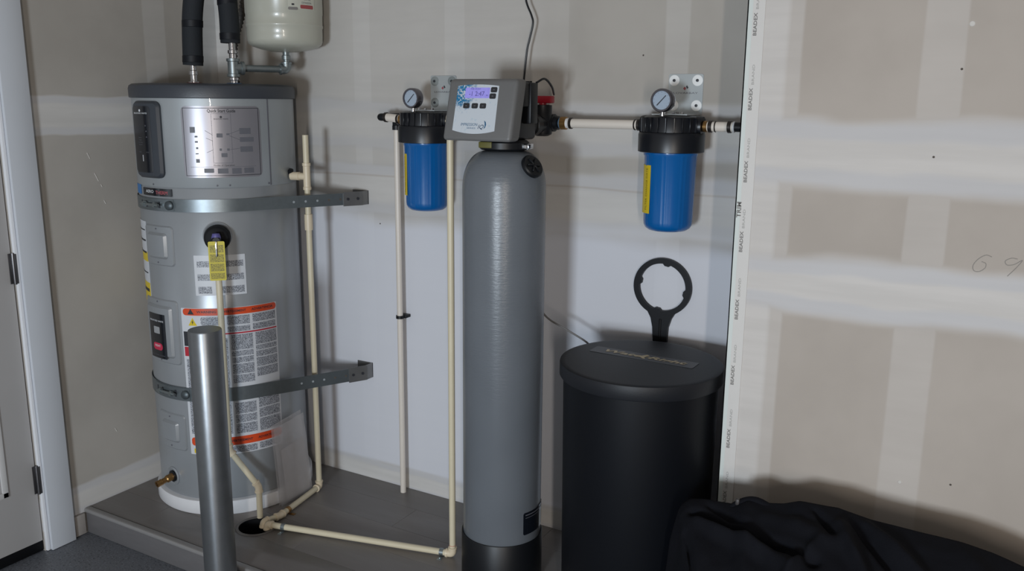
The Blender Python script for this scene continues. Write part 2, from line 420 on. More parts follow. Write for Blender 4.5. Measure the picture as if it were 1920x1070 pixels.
M_WPIPE = mat('white_pvc', (216, 208, 198), 0.38, var=0.03, scale=15)
M_FOAM = mat('black_foam', (22, 27, 33), 0.8, var=0.12, scale=160, bump=0.1)
M_BLKPL = mat('black_plastic', (17, 19, 23), 0.42, var=0.06, spec=0.35)
M_CAP = mat('black_filter_cap', (17, 20, 26), 0.36, var=0.06)
M_BOWL = mat('blue_bowl', (4, 90, 158), 0.25, var=0.05, scale=12, coat=0.2)
M_EXP = mat('tank_beige', (178, 178, 166), 0.28, var=0.03, scale=12, coat=0.15)

# ------------------------------------------------------------------ water heater
heater = thing('water_heater', (HX, HY, 0), 'tall grey heat pump water heater with charcoal lid in the corner', 'water heater')
def on_cyl(cx, cy, r):
    """f(s, z, d): s = arc length measured from angle 0"""
    return lambda s, z, d: Vector((cx + (r + d) * math.cos(s / r), cy + (r + d) * math.sin(s / r), z))
HC = on_cyl(HX, HY, HR)
def wrap(th0, th1, z0, z1, d0, d1, rc=0.0, bev=0.0, C=None, r=None, n=None, shear=0.0):
    """a plate bent round a vertical cylinder, corners rounded by rc, front edge bevelled"""
    C = C or HC; r = r or HR
    s0, s1 = rad(th0) * r, rad(th1) * r; n = n or max(6, int((s1 - s0) / 0.008)); m = M()
    def ring(ins, d):
        out = []
        a0, a1, b0, b1 = s0 + ins, s1 - ins, z0 + ins, z1 - ins; q = max(rc - ins, 0.0005)
        cols = [a0 + q * (1 - math.cos(rad(15 * i))) for i in range(6)]
        cols = cols + [a0 + q + (a1 - a0 - 2 * q) * i / n for i in range(n + 1)] + [a1 - q * (1 - math.cos(rad(15 * i))) for i in range(5, -1, -1)]
        for s in cols:
            e = min(s - a0, a1 - s); k = 0.0 if e >= q else q - math.sqrt(max(0, q * q - (q - e) ** 2))
            sh = shear * (s - (s0 + s1) / 2)
            out.append((C(s, b0 + k + sh, d), C(s, b1 - k + sh, d)))
        return out
    rs = [ring(0, d0), ring(0, d1 - bev)] + ([ring(bev, d1)] if bev else [])
    vs = []; fs = []; nn = len(rs[0])
    for R_ in rs:
        for a, b in R_: vs += [a, b]
    for k in range(len(rs) - 1):
        o, p = k * nn * 2, (k + 1) * nn * 2
        for i in range(nn - 1):
            fs.append((o + 2 * i, o + 2 * i + 2, p + 2 * i + 2, p + 2 * i)); fs.append((o + 2 * i + 1, p + 2 * i + 1, p + 2 * i + 3, o + 2 * i + 3))
        fs.append((o, p, p + 1, o + 1)); e = 2 * (nn - 1); fs.append((o + e, o + e + 1, p + e + 1, p + e))
    p = (len(rs) - 1) * nn * 2
    for i in range(nn - 1): fs.append((p + 2 * i, p + 2 * i + 2, p + 2 * i + 3, p + 2 * i + 1))
    return m.add(vs, fs, True)
def hz(h, th, z):  # text mapper centred at an angle and height
    s = rad(th) * HR
    return lambda x, y, d: HC(s + x, z + y, d)

M().lathe([(0.298, 0.001), (0.302, 0.006), (0.302, 0.05), (0.299, 0.055), (0.288, 0.057)], (HX, HY, 0), seg=96).build('base_ring', M_WHITE, heater)
M().lathe([(HR - 0.006, 0.057), (HR, 0.064), (HR, 1.232), (HR - 0.002, 1.2355)], (HX, HY, 0), seg=96).build('tank_jacket', M_SILVER, heater)
sh = M().lathe([(HR - 0.0005, 1.2355), (HR + 0.0012, 1.238), (HR + 0.0012, 1.545)], (HX, HY, 0), seg=96).build('upper_shroud', M_SHROUD, heater)
wrap(-3.6, -2.6, 1.238, 1.544, 0.001, 0.0022).build('shroud_seam', M_INKMID, sh)
M().lathe([(HR + 0.004, 1.5445), (HR + 0.0085, 1.547), (HR + 0.009, 1.578), (HR + 0.006, 1.588), (HR - 0.004, 1.5945), (HR - 0.03, 1.5965), (0.0, 1.598)], (HX, HY, 0), seg=96).build('lid', M_LID, heater)
for th in (-43, -34.5, -5, -92):
    p = HC(rad(th) * HR, 1.245, 0.001)
    M().lathe([(0.0035, 0), (0.003, 0.002), (0, 0.0025)], p, (math.cos(rad(th)), math.sin(rad(th)), 0), 10).build('screw', M_INKMID, heater)
# control panel
cp = wrap(-107, -79.5, 1.268, 1.534, 0.0, 0.018, 0.022, 0.008).build('control_panel', M_CTRL, heater)
wrap(-106, -86.5, 1.287, 1.517, 0.017, 0.0186, 0.012).build('display_screen', M_SCREEN, cp)
text_mesh('BRADFORD WHITE', 0.005, hz(0, -96.5, 1.492), 'brand_lettering', M_INKW, cp, d=0.0192, width=0.074)
M().lathe([(0.0045, 0.0), (0.0045, 0.0006)], HC(rad(-96.5) * HR, 1.5015, 0.0188), (math.cos(rad(-96.5)), math.sin(rad(-96.5)), 0), 14).build('brand_emblem', M_INKW, cp)
for th, z, wd in ((-91.5, 1.45, 0.006), (-91, 1.431, 0.007), (-91, 1.411, 0.006)):
    s = rad(th) * HR; M().prism([(s - wd / 2, z - 0.002), (s + wd / 2, z - 0.002), (s, z + 0.003)], HC, 0.0186, 0.0191).build('button_mark', M_INKMID, cp)
for i, wdt in enumerate(('Electric', 'Hybrid', 'Heat Pump', 'Vacation')):
    text_mesh(wdt, 0.004, hz(0, -98, 1.408 - 0.008 * i), 'mode_word', M_INKMID, cp, d=0.0191)
for th in (-99, -91):
    text_mesh('MODE' if th < -95 else 'HOLD', 0.0035, hz(0, th, 1.358), 'mode_word', M_INKMID, cp, d=0.0191)
s = rad(-96.2) * HR; M().prism([(s - 0.002, 1.326), (s + 0.002, 1.326), (s + 0.002, 1.348), (s - 0.002, 1.348)], HC, 0.0186, 0.0192).build('status_light', mat('grey_light', (180, 182, 186), 0.4), cp)
# quick start guide
gd = wrap(-64.5, -10.3, 1.273, 1.519, 0.001, 0.0022, 0.018).build('guide_label', M_GUIDE, heater)
def frame_on(th0, th1, z0, z1, w_, d, name, m, par, rc=0.006):
    r_ = HR; wd = math.degrees(w_ / r_); mm = M()
    for a in (wrap(th0, th1, z1 - w_, z1, d, d + 0.0005), wrap(th0, th1, z0, z0 + w_, d, d + 0.0005), wrap(th0, th0 + wd, z0, z1, d, d + 0.0005), wrap(th1 - wd, th1, z0, z1, d, d + 0.0005)):
        mm.add(a.v, a.f, True)
    return mm.build(name, m, par)
frame_on(-63.3, -11.5, 1.279, 1.513, 0.0018, 0.0022, 'printed_border', M_INKDK, gd)
frame_on(-44.5, -31.5, 1.323, 1.494, 0.001, 0.0022, 'printed_diagram', M_INKMID, gd)
text_mesh('Quick Start Guide', 0.0105, hz(0, -37.5, 1.5025), 'printed_title', M_INKDK, gd, d=0.0026, width=0.094, bold=0.02)
text_mesh('BRADFORD WHITE', 0.0045, hz(0, -38, 1.475), 'printed_brand', M_INKDK, gd, d=0.0026, width=0.048)
M().lathe([(0.004, 0), (0.004, 0.0006)], HC(rad(-38) * HR, 1.482, 0.0024), (math.cos(rad(-38)), math.sin(rad(-38)), 0), 14).build('printed_emblem', M_INKDK, gd)
text_mesh('Modes of Operation', 0.006, hz(0, -37.5, 1.3155), 'printed_heading', M_INKDK, gd, d=0.0026, width=0.07)
wrap(-60, -15, 1.3095, 1.3105, 0.0022, 0.0027).build('printed_rule', M_INKMID, gd)
for th0, th1, z0, z1 in ((-59, -55.5, 1.428, 1.448), (-56, -54, 1.412, 1.418), (-56, -54, 1.394, 1.4), (-55.5, -54, 1.372, 1.379), (-56, -54, 1.354, 1.358), (-56, -53.5, 1.325, 1.338),
                         (-41.5, -37.5, 1.412, 1.426), (-35, -33, 1.42, 1.426), (-40, -38.5, 1.366, 1.374), (-35, -33.3, 1.366, 1.374), (-39, -35, 1.344, 1.358),
                         (-26, -18, 1.423, 1.444), (-26, -16, 1.396, 1.412), (-26, -17, 1.361, 1.38),
                         (-51, -44.5, 1.29, 1.305), (-42, -35, 1.287, 1.305), (-32.5, -26, 1.285, 1.305), (-24, -17, 1.287, 1.305)):
    wrap(th0, th1, z0, z1, 0.0022, 0.0026, 0.001, n=3).build('printed_note', M_INKMID, gd)
for p0, p1 in (((-33, 1.424), (-26, 1.437)), ((-33, 1.418), (-26, 1.403)), ((-33, 1.37), (-26, 1.374)), ((-44, 1.42), (-49, 1.436)), ((-44, 1.40), (-48.5, 1.41)), ((-44, 1.37), (-48.5, 1.36))):
    pts = [HC(rad(p0[0] + (p1[0] - p0[0]) * k / 4) * HR, p0[1] + (p1[1] - p0[1]) * k / 4, 0.0024) for k in range(5)]
    M().tube(pts, 0.0006, 6).build('printed_pointer', M_INKMID, gd)
# badge above the strap
bd = wrap(-105.5, -75.2, 1.204, 1.231, 0.0012, 0.004, 0.002, n=16).build('model_badge', M_SCREEN, heater)
text_mesh('AERO', 0.0105, hz(0, -96.5, 1.2185), 'badge_lettering', M_INKW, bd, d=0.0043, width=0.046)
text_mesh('THERM', 0.012, hz(0, -84.2, 1.216), 'badge_lettering', mat('badge_red', (190, 92, 100), 0.4), bd, d=0.0043, width=0.055)
wrap(-126, -111, 1.204, 1.238, 0.0012, 0.0022, 0.002).build('blue_sticker', M_BLUE, heater)
# energy label round the left flank
el = wrap(-150, -108, 0.80, 1.105, 0.0004, 0.0016).build('energy_label', M_LABELW, heater)
for z0, z1 in ((0.955, 0.99), (0.80, 0.875)):
    wrap(-150, -108, z0, z1, 0.0016, 0.0021).build('yellow_panel', M_YELLOW, el)
for z0, z1 in ((0.985, 0.992), (0.84, 0.852), (1.07, 1.074), (1.03, 1.036), (0.91, 0.914)):
    wrap(-148, -110, z0, z1, 0.0021, 0.0025).build('printed_line', M_INKDK, el)
# embossed access panels with screws
def access(th0, th1, z0, z1, ins):
    o = wrap(th0, th1, z0, z1, 0.0, 0.005, 0.014, 0.004).build('access_panel', M_SILVER, heater)
    di = math.degrees(ins / HR)
    o2 = wrap(th0 + di, th1 - di, z0 + ins, z1 - ins, 0.004, 0.014, 0.012, 0.008).build('raised_cover', M_SILVER, o)
    for zz in (z0 + ins * 0.45, z1 - ins * 0.45):
        tc = (th0 + th1) / 2; p = HC(rad(tc) * HR, zz, 0.005)
        M().lathe([(0.003, 0), (0.0028, 0.002), (0, 0.0022)], p, (math.cos(rad(tc)), math.sin(rad(tc)), 0), 10).build('screw', M_INKMID, o)
    return o
access(-107.5, -77, 0.952, 1.098, 0.026)
a2 = access(-117, -77.5, 0.583, 0.826, 0.024)
access(-108, -78, 0.246, 0.388, 0.03)
b2 = wrap(-107, -88, 0.602, 0.771, 0.0142, 0.0155, 0.002).build('front_badge', M_SCREEN, a2)
text_mesh('BRADFORD WHITE', 0.006, hz(0, -97.5, 0.744), 'badge_lettering', M_INKW, b2, d=0.0158, width=0.08)
wrap(-101, -94, 0.696, 0.722, 0.0155, 0.0159, 0.003).build('badge_emblem', mat('badge_grey', (150, 152, 154), 0.4), b2)
wrap(-103, -92, 0.633, 0.66, 0.0155, 0.0159, 0.012).build('badge_red_oval', mat('badge_oval_red', (186, 44, 74), 0.4), b2)
text_mesh('RIGHT', 0.008, hz(0, -97.5, 0.649), 'badge_lettering', M_INKW, b2, d=0.0162)
text_mesh('TO THE CORE', 0.004, hz(0, -97.5, 0.613), 'badge_lettering', M_INKMID, b2, d=0.0158, width=0.075)
# white information label
il = wrap(-62.5, -27, 0.85, 0.997, 0.0004, 0.0015, 0.002).build('information_label', M_LABELW, heater)
for z0, z1 in ((0.954, 0.976), (0.905, 0.928), (0.858, 0.883)):
    wrap(-60.5, -51, z0, z1, 0.0015, 0.0019).build('printed_block', M_PRINT, il)
    wrap(-48, -28.5, z0, z1, 0.0015, 0.0019).build('printed_block', M_PRINT, il)
# large warning label
wlb = wrap(-75, -4, 0.239, 0.803, 0.0004, 0.0015, 0.003).build('warning_label', M_LABELW, heater)
for z0, z1, zt in ((0.776, 0.8015, 0.789), (0.274, 0.306, 0.29)):
    bar = wrap(-73.5, -4.6, z0, z1, 0.0015, 0.0022, 0.011).build('orange_bar', M_ORANGE, wlb)
    for th, wd_, tx in ((-56, 0.07, 'WARNING'), (-37, 0.085, 'AVERTISSEMENT'), (-16, 0.085, 'ADVERTENCIA')):
        text_mesh(tx, 0.0085, hz(0, th, zt), 'bar_lettering', M_INKDK, bar, d=0.0026, width=wd_, bold=0.02)
    s = rad(-67.5) * HR; M().prism([(s - 0.012, z0 + 0.004), (s + 0.012, z0 + 0.004), (s, z1 - 0.001)], HC, 0.0021, 0.0026).build('alert_triangle', M_INKDK, bar)
s = rad(-66.5) * HR
tri = M().prism([(s - 0.016, 0.738), (s + 0.016, 0.738), (s, 0.767)], HC, 0.0015, 0.0022).build('hazard_triangle', M_YELLOW, wlb)
M().prism([(s - 0.002, 0.742), (s + 0.004, 0.752), (s + 0.0005, 0.752), (s + 0.003, 0.761), (s - 0.004, 0.75), (s - 0.0005, 0.75)], HC, 0.0022, 0.0026).build('hazard_bolt', M_INKDK, tri)
wrap(-60.5, -46, 0.74, 0.77, 0.0015, 0.0019, 0.006).build('printed_block', M_PRINT, wlb)
wrap(-74, -46, 0.66, 0.715, 0.0015, 0.002).build('black_block', M_INKDK, wlb)
wrap(-74, -62, 0.622, 0.657, 0.0015, 0.002).build('red_block', M_RED, wlb)
wrap(-44.5, -4.8, 0.7035, 0.7085, 0.0015, 0.0021).build('red_rule', M_RED, wlb)
def blocks(th0, th1, zs):
    for z0, z1 in zs: wrap(th0, th1, z0, z1, 0.0015, 0.0019).build('printed_block', M_PRINT, wlb)
blocks(-42, -26, [(0.738, 0.771), (0.712, 0.732)]); blocks(-24, -5.5, [(0.741, 0.771), (0.713, 0.735)])
blocks(-40, -24.5, [(0.642, 0.7), (0.618, 0.638), (0.592, 0.614), (0.55, 0.588), (0.515, 0.546), (0.395, 0.438), (0.36, 0.391), (0.318, 0.356)])
blocks(-22.5, -5.2, [(0.654, 0.7), (0.632, 0.65), (0.606, 0.628), (0.568, 0.602), (0.53, 0.564), (0.408, 0.45), (0.368, 0.404), (0.315, 0.364)])
blocks(-45.5, -42.5, [(0.32, 0.69)]); blocks(-73, -68, [(0.32, 0.61)]); blocks(-44, -25.5, [(0.243, 0.268)]); blocks(-23.5, -6, [(0.245, 0.269)])
wrap(-72, -69, 0.244, 0.262, 0.0015, 0.002).build('hazard_mark', M_YELLOW, wlb)
# drain spigot at the foot
th = rad(-95); dv = Vector((math.cos(th), math.sin(th), 0)); p0 = HC(th * HR, 0.131, 0.0)
sp = M().lathe([(0.036, -0.012), (0.036, 0.003), (0.031, 0.006), (0.025, 0.004), (0.025, 0.001)], p0, dv, 32).build('spigot_collar', M_SILVER, heater)
M().lathe([(0.022, 0.0), (0.022, 0.006), (0.014, 0.008)], p0, dv, 24).build('spigot_grommet', M_BLKPL, sp)
dv2 = (dv + Vector((-0.05, 0, -0.16))).normalized()
M().lathe([(0.014, 0.0), (0.014, 0.03), (0.0105, 0.034), (0.0105, 0.05), (0.0125, 0.052), (0.0115, 0.055), (0.0125, 0.058), (0.0115, 0.061), (0.0125, 0.064), (0.0125, 0.072), (0.0085, 0.072), (0.0085, 0.06)], p0, dv2, 24).build('spigot', M_BRASS, sp)
# relief valve with tag
th = rad(-45); dv = Vector((math.cos(th), math.sin(th), 0)); tv = Vector((-math.sin(th), math.cos(th), 0)); p0 = HC(th * HR, 1.062, 0.0)
M().lathe([(0.048, -0.01), (0.05, 0.004), (0.046, 0.007), (0.04, 0.003)], p0 + Vector((0, 0, 0.006)), dv, 40).build('valve_collar', M_SILVER, heater)
M().lathe([(0.044, 0.0), (0.046, 0.012), (0.043, 0.042), (0.036, 0.046), (0.0, 0.046)], p0, dv, 40).build('valve_foam', M_BLACKRUB, heater)
rv = M().lathe([(0.012, 0.02), (0.012, 0.05), (0.016, 0.052), (0.016, 0.085), (0.012, 0.09), (0.0, 0.09)], p0, dv, 24).build('relief_valve', M_BLKPL, heater)
pv = p0 + dv * 0.0735
M().lathe([(0.0125, -0.05), (0.0125, -0.02), (0.015, -0.018), (0.015, 0.0), (0.016, 0.012), (0.012, 0.024), (0.0, 0.026)], pv, (0, 0, 1), 24).build('valve_cap', mat('violet_cap', (88, 84, 142), 0.4), rv)
M().box((-0.003, -0.002, -0.05), (0.003, 0.002, 0.004), 0.001, xf=lambda v: pv + tv * v.x + dv * (v.y + 0.022 + 0.1 * -v.z * 0) + Vector((0, 0, v.z - 0.004))).build('valve_lever', M_CHROME, rv)
TW, TH = 0.0275, 0.069
ft = flat(pv + dv * 0.0185 + Vector((0, 0, -0.07)), tv, (0, 0, 1), dv)
tg = M().prism(rrect(-TW, TW, -TH, TH, 0.005), ft, -0.0012, 0.0).build('warning_tag', M_TAG, rv)
for y0, y1 in ((0.03, 0.056), (-0.004, 0.024), (-0.036, -0.009), (-0.063, -0.042)):
    M().prism([(-0.023, y0), (0.023, y0), (0.023, y1), (-0.023, y1)], ft, 0.0, 0.0004).build('tag_print', M_TAGPRINT, tg)

# ------------------------------------------------------------------ earthquake straps round the heater
def strap(z, half, label, buckle):
    t = thing('tank_strap', (HX, HY - HR, z - half), label, 'strap', 'metal straps round the water heater')
    rs = HR + 0.0045; E = Vector((-2.168, YB - 0.045)); c = Vector((HX, HY)); v = E - c; L = v.length
    a = math.atan2(v.y, v.x) - math.acos(rs / L)
    path = [Vector((XL + 0.004, 2.60)), Vector((XL + 0.006, 2.46))]
    th0 = -math.pi - rad(8); n = 70
    path += [c + Vector((math.cos(th0 + (a - th0) * i / n), math.sin(th0 + (a - th0) * i / n))) * rs for i in range(n + 1)]
    tp = path[-1]
    path += [tp.lerp(E, k / 6) for k in range(1, 7)]
    vs = []; fs = []
    for i, p in enumerate(path):
        d = (path[min(i + 1, len(path) - 1)] - path[max(i - 1, 0)]).normalized(); nn = Vector((d.y, -d.x)) * 0.0012
        for q in (p - nn, p + nn):
            vs += [(q.x, q.y, z - half), (q.x, q.y, z + half)]
    for i in range(len(path) - 1):
        b = 4 * i; e = b + 4
        fs += [(b, e, e + 1, b + 1), (b + 2, b + 3, e + 3, e + 2), (b + 1, e + 1, e + 3, b + 3), (b, b + 2, e + 2, e)]
    fs += [(0, 1, 3, 2), (len(vs) - 4, len(vs) - 2, len(vs) - 1, len(vs) - 3)]
    band = M().add(vs, fs, True).build('band', M_GALV, t)
    d = (E - tp).normalized(); nn = Vector((d.y, -d.x))
    for k in range(5):
        q = tp.lerp(E, 0.42 + 0.1 * k) + nn * 0.0013
        M().lathe([(0.0045, 0), (0.0042, 0.0006), (0, 0.0006)], (q.x, q.y, z), (nn.x, nn.y, 0), 12).build('punched_hole', mat('hole_light', (150, 156, 160), 0.6) if k < 3 else M_HOLE, band)
    # L bracket fixing the end to the wall
    br = M()
    q0 = E - d * 0.07; br.prism([(0, -half - 0.004), (0.078, -half - 0.004), (0.078, half + 0.004), (0, half + 0.004)], flat((q0.x, q0.y, z), (d.x, d.y, 0), (0, 0, 1), (nn.x, nn.y, 0)), 0.0015, 0.0045)
    q1 = q0 + d * 0.078
    br.box((q1.x - 0.003, q1.y - 0.004, z - half - 0.004), (q1.x + 0.001, YB - 0.001, z + half + 0.004))
    br.box((q1.x - 0.075, YB - 0.004, z - half - 0.004), (q1.x + 0.001, YB - 0.0005, z + half + 0.004))
    bo = br.build('wall_bracket', mat('bracket_steel', (128, 128, 128), 0.4, 0.7, 0.15), t)
    for k in (0.018, 0.058):
        q = q0 + d * k + nn * 0.0045
        M().lathe([(0.006, 0), (0.0055, 0.003), (0, 0.0035)], (q.x, q.y, z), (nn.x, nn.y, 0), 6).build('bolt', M_INKDK, bo)
    # slotted tail, clamp bolt and nut
    C2 = on_cyl(HX, HY, rs)
    tail = wrap(buckle - 28, buckle + 10, z - half * 0.9, z + half * 0.9, 0.001, 0.0032, 0.004, C=C2, r=rs).build('slotted_tail', M_GALV, t)
    for k in range(5):
        if k == 2: continue
        a0 = buckle - 24 + 7 * k
        wrap(a0, a0 + 1.8, z - half * 0.5, z + half * 0.5, 0.0032, 0.0037, 0.002, C=C2, r=rs, n=2).build('slot', M_INKDK, tail)
    s = rad(buckle - 10) * rs
    bl = M()
    bl.lathe([(0.005, -0.05), (0.005, 0.05)], C2(s, z, 0.012), (-math.sin(s / rs), math.cos(s / rs), 0), 12)
    for o in (-0.032, 0.03):
        p = C2(s, z, 0.012) + Vector((-math.sin(s / rs), math.cos(s / rs), 0)) * o
        bl.lathe([(0.010, -0.006), (0.0105, 0), (0.010, 0.006)], p, (-math.sin(s / rs), math.cos(s / rs), 0), 6)
    bl.build('clamp_bolt', M_GALVP, t)
    p = C2(rad(buckle + 7) * rs, z, 0.005); dv_ = (math.cos(rad(buckle + 7)), math.sin(rad(buckle + 7)), 0)
    M().lathe([(0.016, -0.002), (0.0165, 0.006), (0.012, 0.01), (0, 0.011)], p, dv_, 14).build('clamp_nut', mat('dull_nut', (84, 92, 96), 0.45, 0.6), t)
strap(1.174, 0.0225, 'upper galvanised strap holding the water heater, under its black badge', -84)
strap(0.474, 0.026, 'lower galvanised strap holding the water heater, behind the steel bollard', -82)

# ------------------------------------------------------------------ pipes by the heater
def pipe(parent, pts, r, m=None, name='pipe', seg=16):
    return M().tube(pts, r, seg).build(name, m or M_CPVC, parent)
def elbow(parent, a, b, c, r, ln=0.024, m=None, name='elbow'):
    """fitting round the corner a-b-c"""
    a, b, c = Vector(a), Vector(b), Vector(c); d1 = (a - b).normalized(); d2 = (c - b).normalized()
    mm = M().tube(rounded([b + d1 * ln, b, b + d2 * ln], ln * 0.7, 8), r * 1.22, 18)
    for d in (d1, d2): mm.lathe([(r * 1.36, -0.007), (r * 1.4, -0.0055), (r * 1.4, 0.0), (r * 1.2, 0.001)], b + d * ln, d, 20)
    return mm.build(name, m or M_CPVCF, parent)
PR = 0.0111
# relief discharge
t = thing('discharge_pipe', (-2.381, 2.083, 0.02), 'cream discharge pipe running down the heater front from the tagged valve', 'pipe')
tp = [pv + Vector((0, 0, -0.05)), Vector((-2.381, 2.083, 0.285)), Vector((-2.3115, 2.150, 0.13)), Vector((-2.3125, 2.149, 0.006))]
pipe(t, [tp[0], tp[1]], PR); pipe(t, [tp[1], tp[2]], PR); pipe(t, [tp[2], tp[3]], PR)
elbow(t, tp[0], tp[1], tp[2], PR, 0.022); elbow(t, tp[1], tp[2], tp[3], PR, 0.022)
# condensate riser and its run to the drain
t = thing('condensate_pipe', (-2.295, 2.454, 0), 'cream riser with open top and side tee beside the heater', 'pipe')
r0 = Vector((-2.295, 2.454, 0.0145)); k1 = Vector((-2.246, 2.185, 0.0145)); k2 = Vector((-2.262, 2.118, 0.0145)); k3 = Vector((-2.266, 2.112, -0.07))
pipe(t, [r0, (-2.295, 2.454, 1.415)], PR); pipe(t, [r0, k1], PR); pipe(t, [k1, k2], PR)
elbow(t, (-2.295, 2.454, 1), r0, k1, PR); elbow(t, r0, k1, k2, PR, 0.02); elbow(t, k1, k2, k3, PR, 0.02)
mm = M().lathe([(PR * 1.4, -0.05), (PR * 1.4, -0.04), (PR * 1.22, -0.038), (PR * 1.22, 0.038), (PR * 1.4, 0.04), (PR * 1.4, 0.05)], (-2.295, 2.454, 1.262), seg=20)
sd = Vector((HX + 0.29 * math.cos(rad(20)), HY + 0.29 * math.sin(rad(20)), 1.262)); d = sd - Vector((-2.295, 2.454, 1.262))
mm.lathe([(PR * 1.2, 0.0), (PR * 1.2, 0.03), (PR * 1.4, 0.03), (PR * 1.4, d.length - 0.004)], (-2.295, 2.454, 1.262), d, 20)
mm.build('tee', M_CPVCF, t)
M().lathe([(PR * 1.4, -0.03), (PR * 1.42, 0), (PR * 1.4, 0.03)], (-2.295, 2.454, 1.09), seg=20).build('coupling', M_CPVCF, t)
M().lathe([(0.013, 0), (0.013, 0.012), (0.008, 0.014)], sd + Vector((0, 0, 0.012)), (0.3, -0.3, 0.9), 12).build('stub_cap', M_BLKPL, t)
# softener drain: riser behind the tank and the run over the floor
t = thing('floor_drain_pipe', (-1.535, 2.285, 0), 'cream pipe across the platform floor rising beside the tall grey tank', 'pipe')
q0 = Vector((-1.535, 2.285, 0.0145)); q1 = Vector((-2.235, 2.112, 0.0145)); q2 = Vector((-2.243, 2.1085, -0.07))
pipe(t, [q0, (-1.535, 2.285, 1.50)], PR); pipe(t, [q0, q1], PR)
elbow(t, (-1.535, 2.285, 1), q0, q1, PR); elbow(t, q0, q1, q2, PR, 0.02)
elbow(t, (-1.535, 2.285, 1), (-1.535, 2.285, 1.50), (-1.45, 2.285, 1.50), PR, 0.02)
pipe(t, [(-1.535, 2.285, 1.50), (-1.43, 2.285, 1.50)], PR)
M().lathe([(PR * 1.05, -0.0008), (PR * 1.05, 0.0008)], (-1.535, 2.285, 0.047), seg=20).build('glue_ring', mat('primer_red', (196, 120, 104), 0.5), t)
def clip(parent, p, d, m=M_GALVP):
    d = Vector(d).normalized(); u = d.cross(Vector((0, 0, 1))).normalized(); p = Vector(p); mm = M()
    mm.lathe([(PR + 0.0002, -0.007), (PR + 0.002, -0.007), (PR + 0.002, 0.007), (PR + 0.0002, 0.007)], p, d, 20)
    for sgn in (-1, 1):
        c = p + u * sgn * 0.02; mm.box((-0.011, -0.007, 0), (0.011, 0.007, 0.002), xf=lambda v: Vector((c.x, c.y, 0.0)) + u * v.x + d * v.y + Vector((0, 0, v.z)))
        mm.lathe([(0.004, 0.002), (0.0035, 0.004), (0, 0.0045)], (c.x, c.y, 0), seg=8)
    return mm.build('pipe_clip', m, parent)
for k in (0.09, 0.945):
    clip(t, q1.lerp(q0, k), q0 - q1)
clip(bpy.data.objects['condensate_pipe'], Vector((-2.255, 2.235, 0.0145)), r0 - k1, M_BRASS)
# floor drain
fd = thing('floor_drain', (DR[0], DR[1], -0.19), 'round black floor drain sunk into the platform by the heater', 'drain')
mm = M(); mm.lathe([(DRR - 0.001, 0.001), (DRR - 0.001, -0.19), (0.0, -0.19)], (DR[0], DR[1], 0), seg=40, cap=(0, 0)); mm.build('drain_well', M_BLACKRUB, fd)
M().lathe([(DRR - 0.0012, 0.0005), (DRR - 0.0012, 0.002), (DRR + 0.008, 0.0016), (DRR + 0.0085, 0.0002)], (DR[0], DR[1], 0), seg=40, cap=(0, 0)).build('drain_rim', mat('drain_rim_grey', (92, 88, 84), 0.6, var=0.2), fd)
# vertical pipe on the back wall
t = thing('wall_pipe', (-1.991, 2.611, 0), 'white vertical pipe with a black clip on the back wall', 'pipe')
pipe(t, [(-1.991, 2.611, 0.0), (-1.991, 2.611, 1.45)], 0.0115, M_WPIPE)
mm = M().lathe([(0.0117, -0.006), (0.0155, -0.006), (0.0155, 0.006), (0.0117, 0.006)], (-1.9912, 2.611, 0.727), seg=20).box((-2.012, 2.62, 0.721), (-1.97, YB - 0.0005, 0.733), 0.002)
mm.build('clip', M_BLKPL, t)
mm = M().lathe([(0.0117, -0.008), (0.016, -0.008), (0.016, 0.008), (0.0117, 0.008)], (-1.991, 2.611, 1.445), seg=20).box((-2.006, 2.605, 1.452), (-1.976, YB - 0.0005, 1.468), 0.002)
mm.build('clip', M_BLKPL, t)

# connections on top of the heater
M_BAND = mat('dark_tape', (13, 16, 23), 0.55, spec=0.3)
def hose(name, label, port, tops, zb, band):
    t = thing(name, (port[0], port[1], 1.597), label, 'pipe', 'insulated pipes on the heater')
    mm = M().lathe([(0.02, 0), (0.02, 0.006), (0.013, 0.008), (0.013, 0.03), (0.016, 0.031), (0.016, 0.045), (0.012, 0.047), (0.012, zb - 1.585)], (port[0], port[1], 1.5972), seg=20)
    mm.build('nipple', M_CHROME, t)
    M().lathe([(0.027, 0), (0.027, 0.003), (0.02, 0.0035)], (port[0], port[1], 1.5972), seg=24).build('port_ring', band, t)
    ins = M().tube(spline([(port[0], port[1], zb)] + tops, 8), 0.0355, 24).build('foam_sleeve', M_FOAM, t)
    P = [Vector((port[0], port[1], zb))] + [Vector(q) for q in tops]
    for f in (0.13, 0.86):
        p = P[0].lerp(P[1], f); d = P[1] - P[0]
        M().lathe([(0.0356, -0.012), (0.0368, -0.011), (0.0368, 0.011), (0.0356, 0.012)], p, d, 28).build('tape_band', M_BAND, ins)
    return t
hose('hot_water_pipe', 'leftmost black foam covered pipe rising from the heater top', (-2.635, 2.25), [(-2.622, 2.25, 1.83), (-2.585, 2.25, 1.98), (-2.54, 2.25, 2.15)], 1.662, mat('hot_ring', (140, 40, 40), 0.5))
ct = thing('cold_water_pipe', (-2.516, 2.33, 1.597), 'black foam covered pipe above the steel tee on the heater', 'pipe', 'insulated pipes on the heater')
M().lathe([(0.014, 0), (0.014, 0.012), (0.0175, 0.014), (0.0175, 0.022), (0.014, 0.024), (0.014, 0.028)], (-2.516, 2.33, 1.5972), seg=20).build('nipple', M_CHROME, ct)
M().lathe([(0.027, 0), (0.027, 0.003), (0.02, 0.0035)], (-2.516, 2.33, 1.5972), seg=24).build('port_ring', M_BLUE, ct)
tz = 1.654; ex = Vector((-2.423, 2.505, tz)); te = Vector((-2.516, 2.33, tz)); d = ex - te
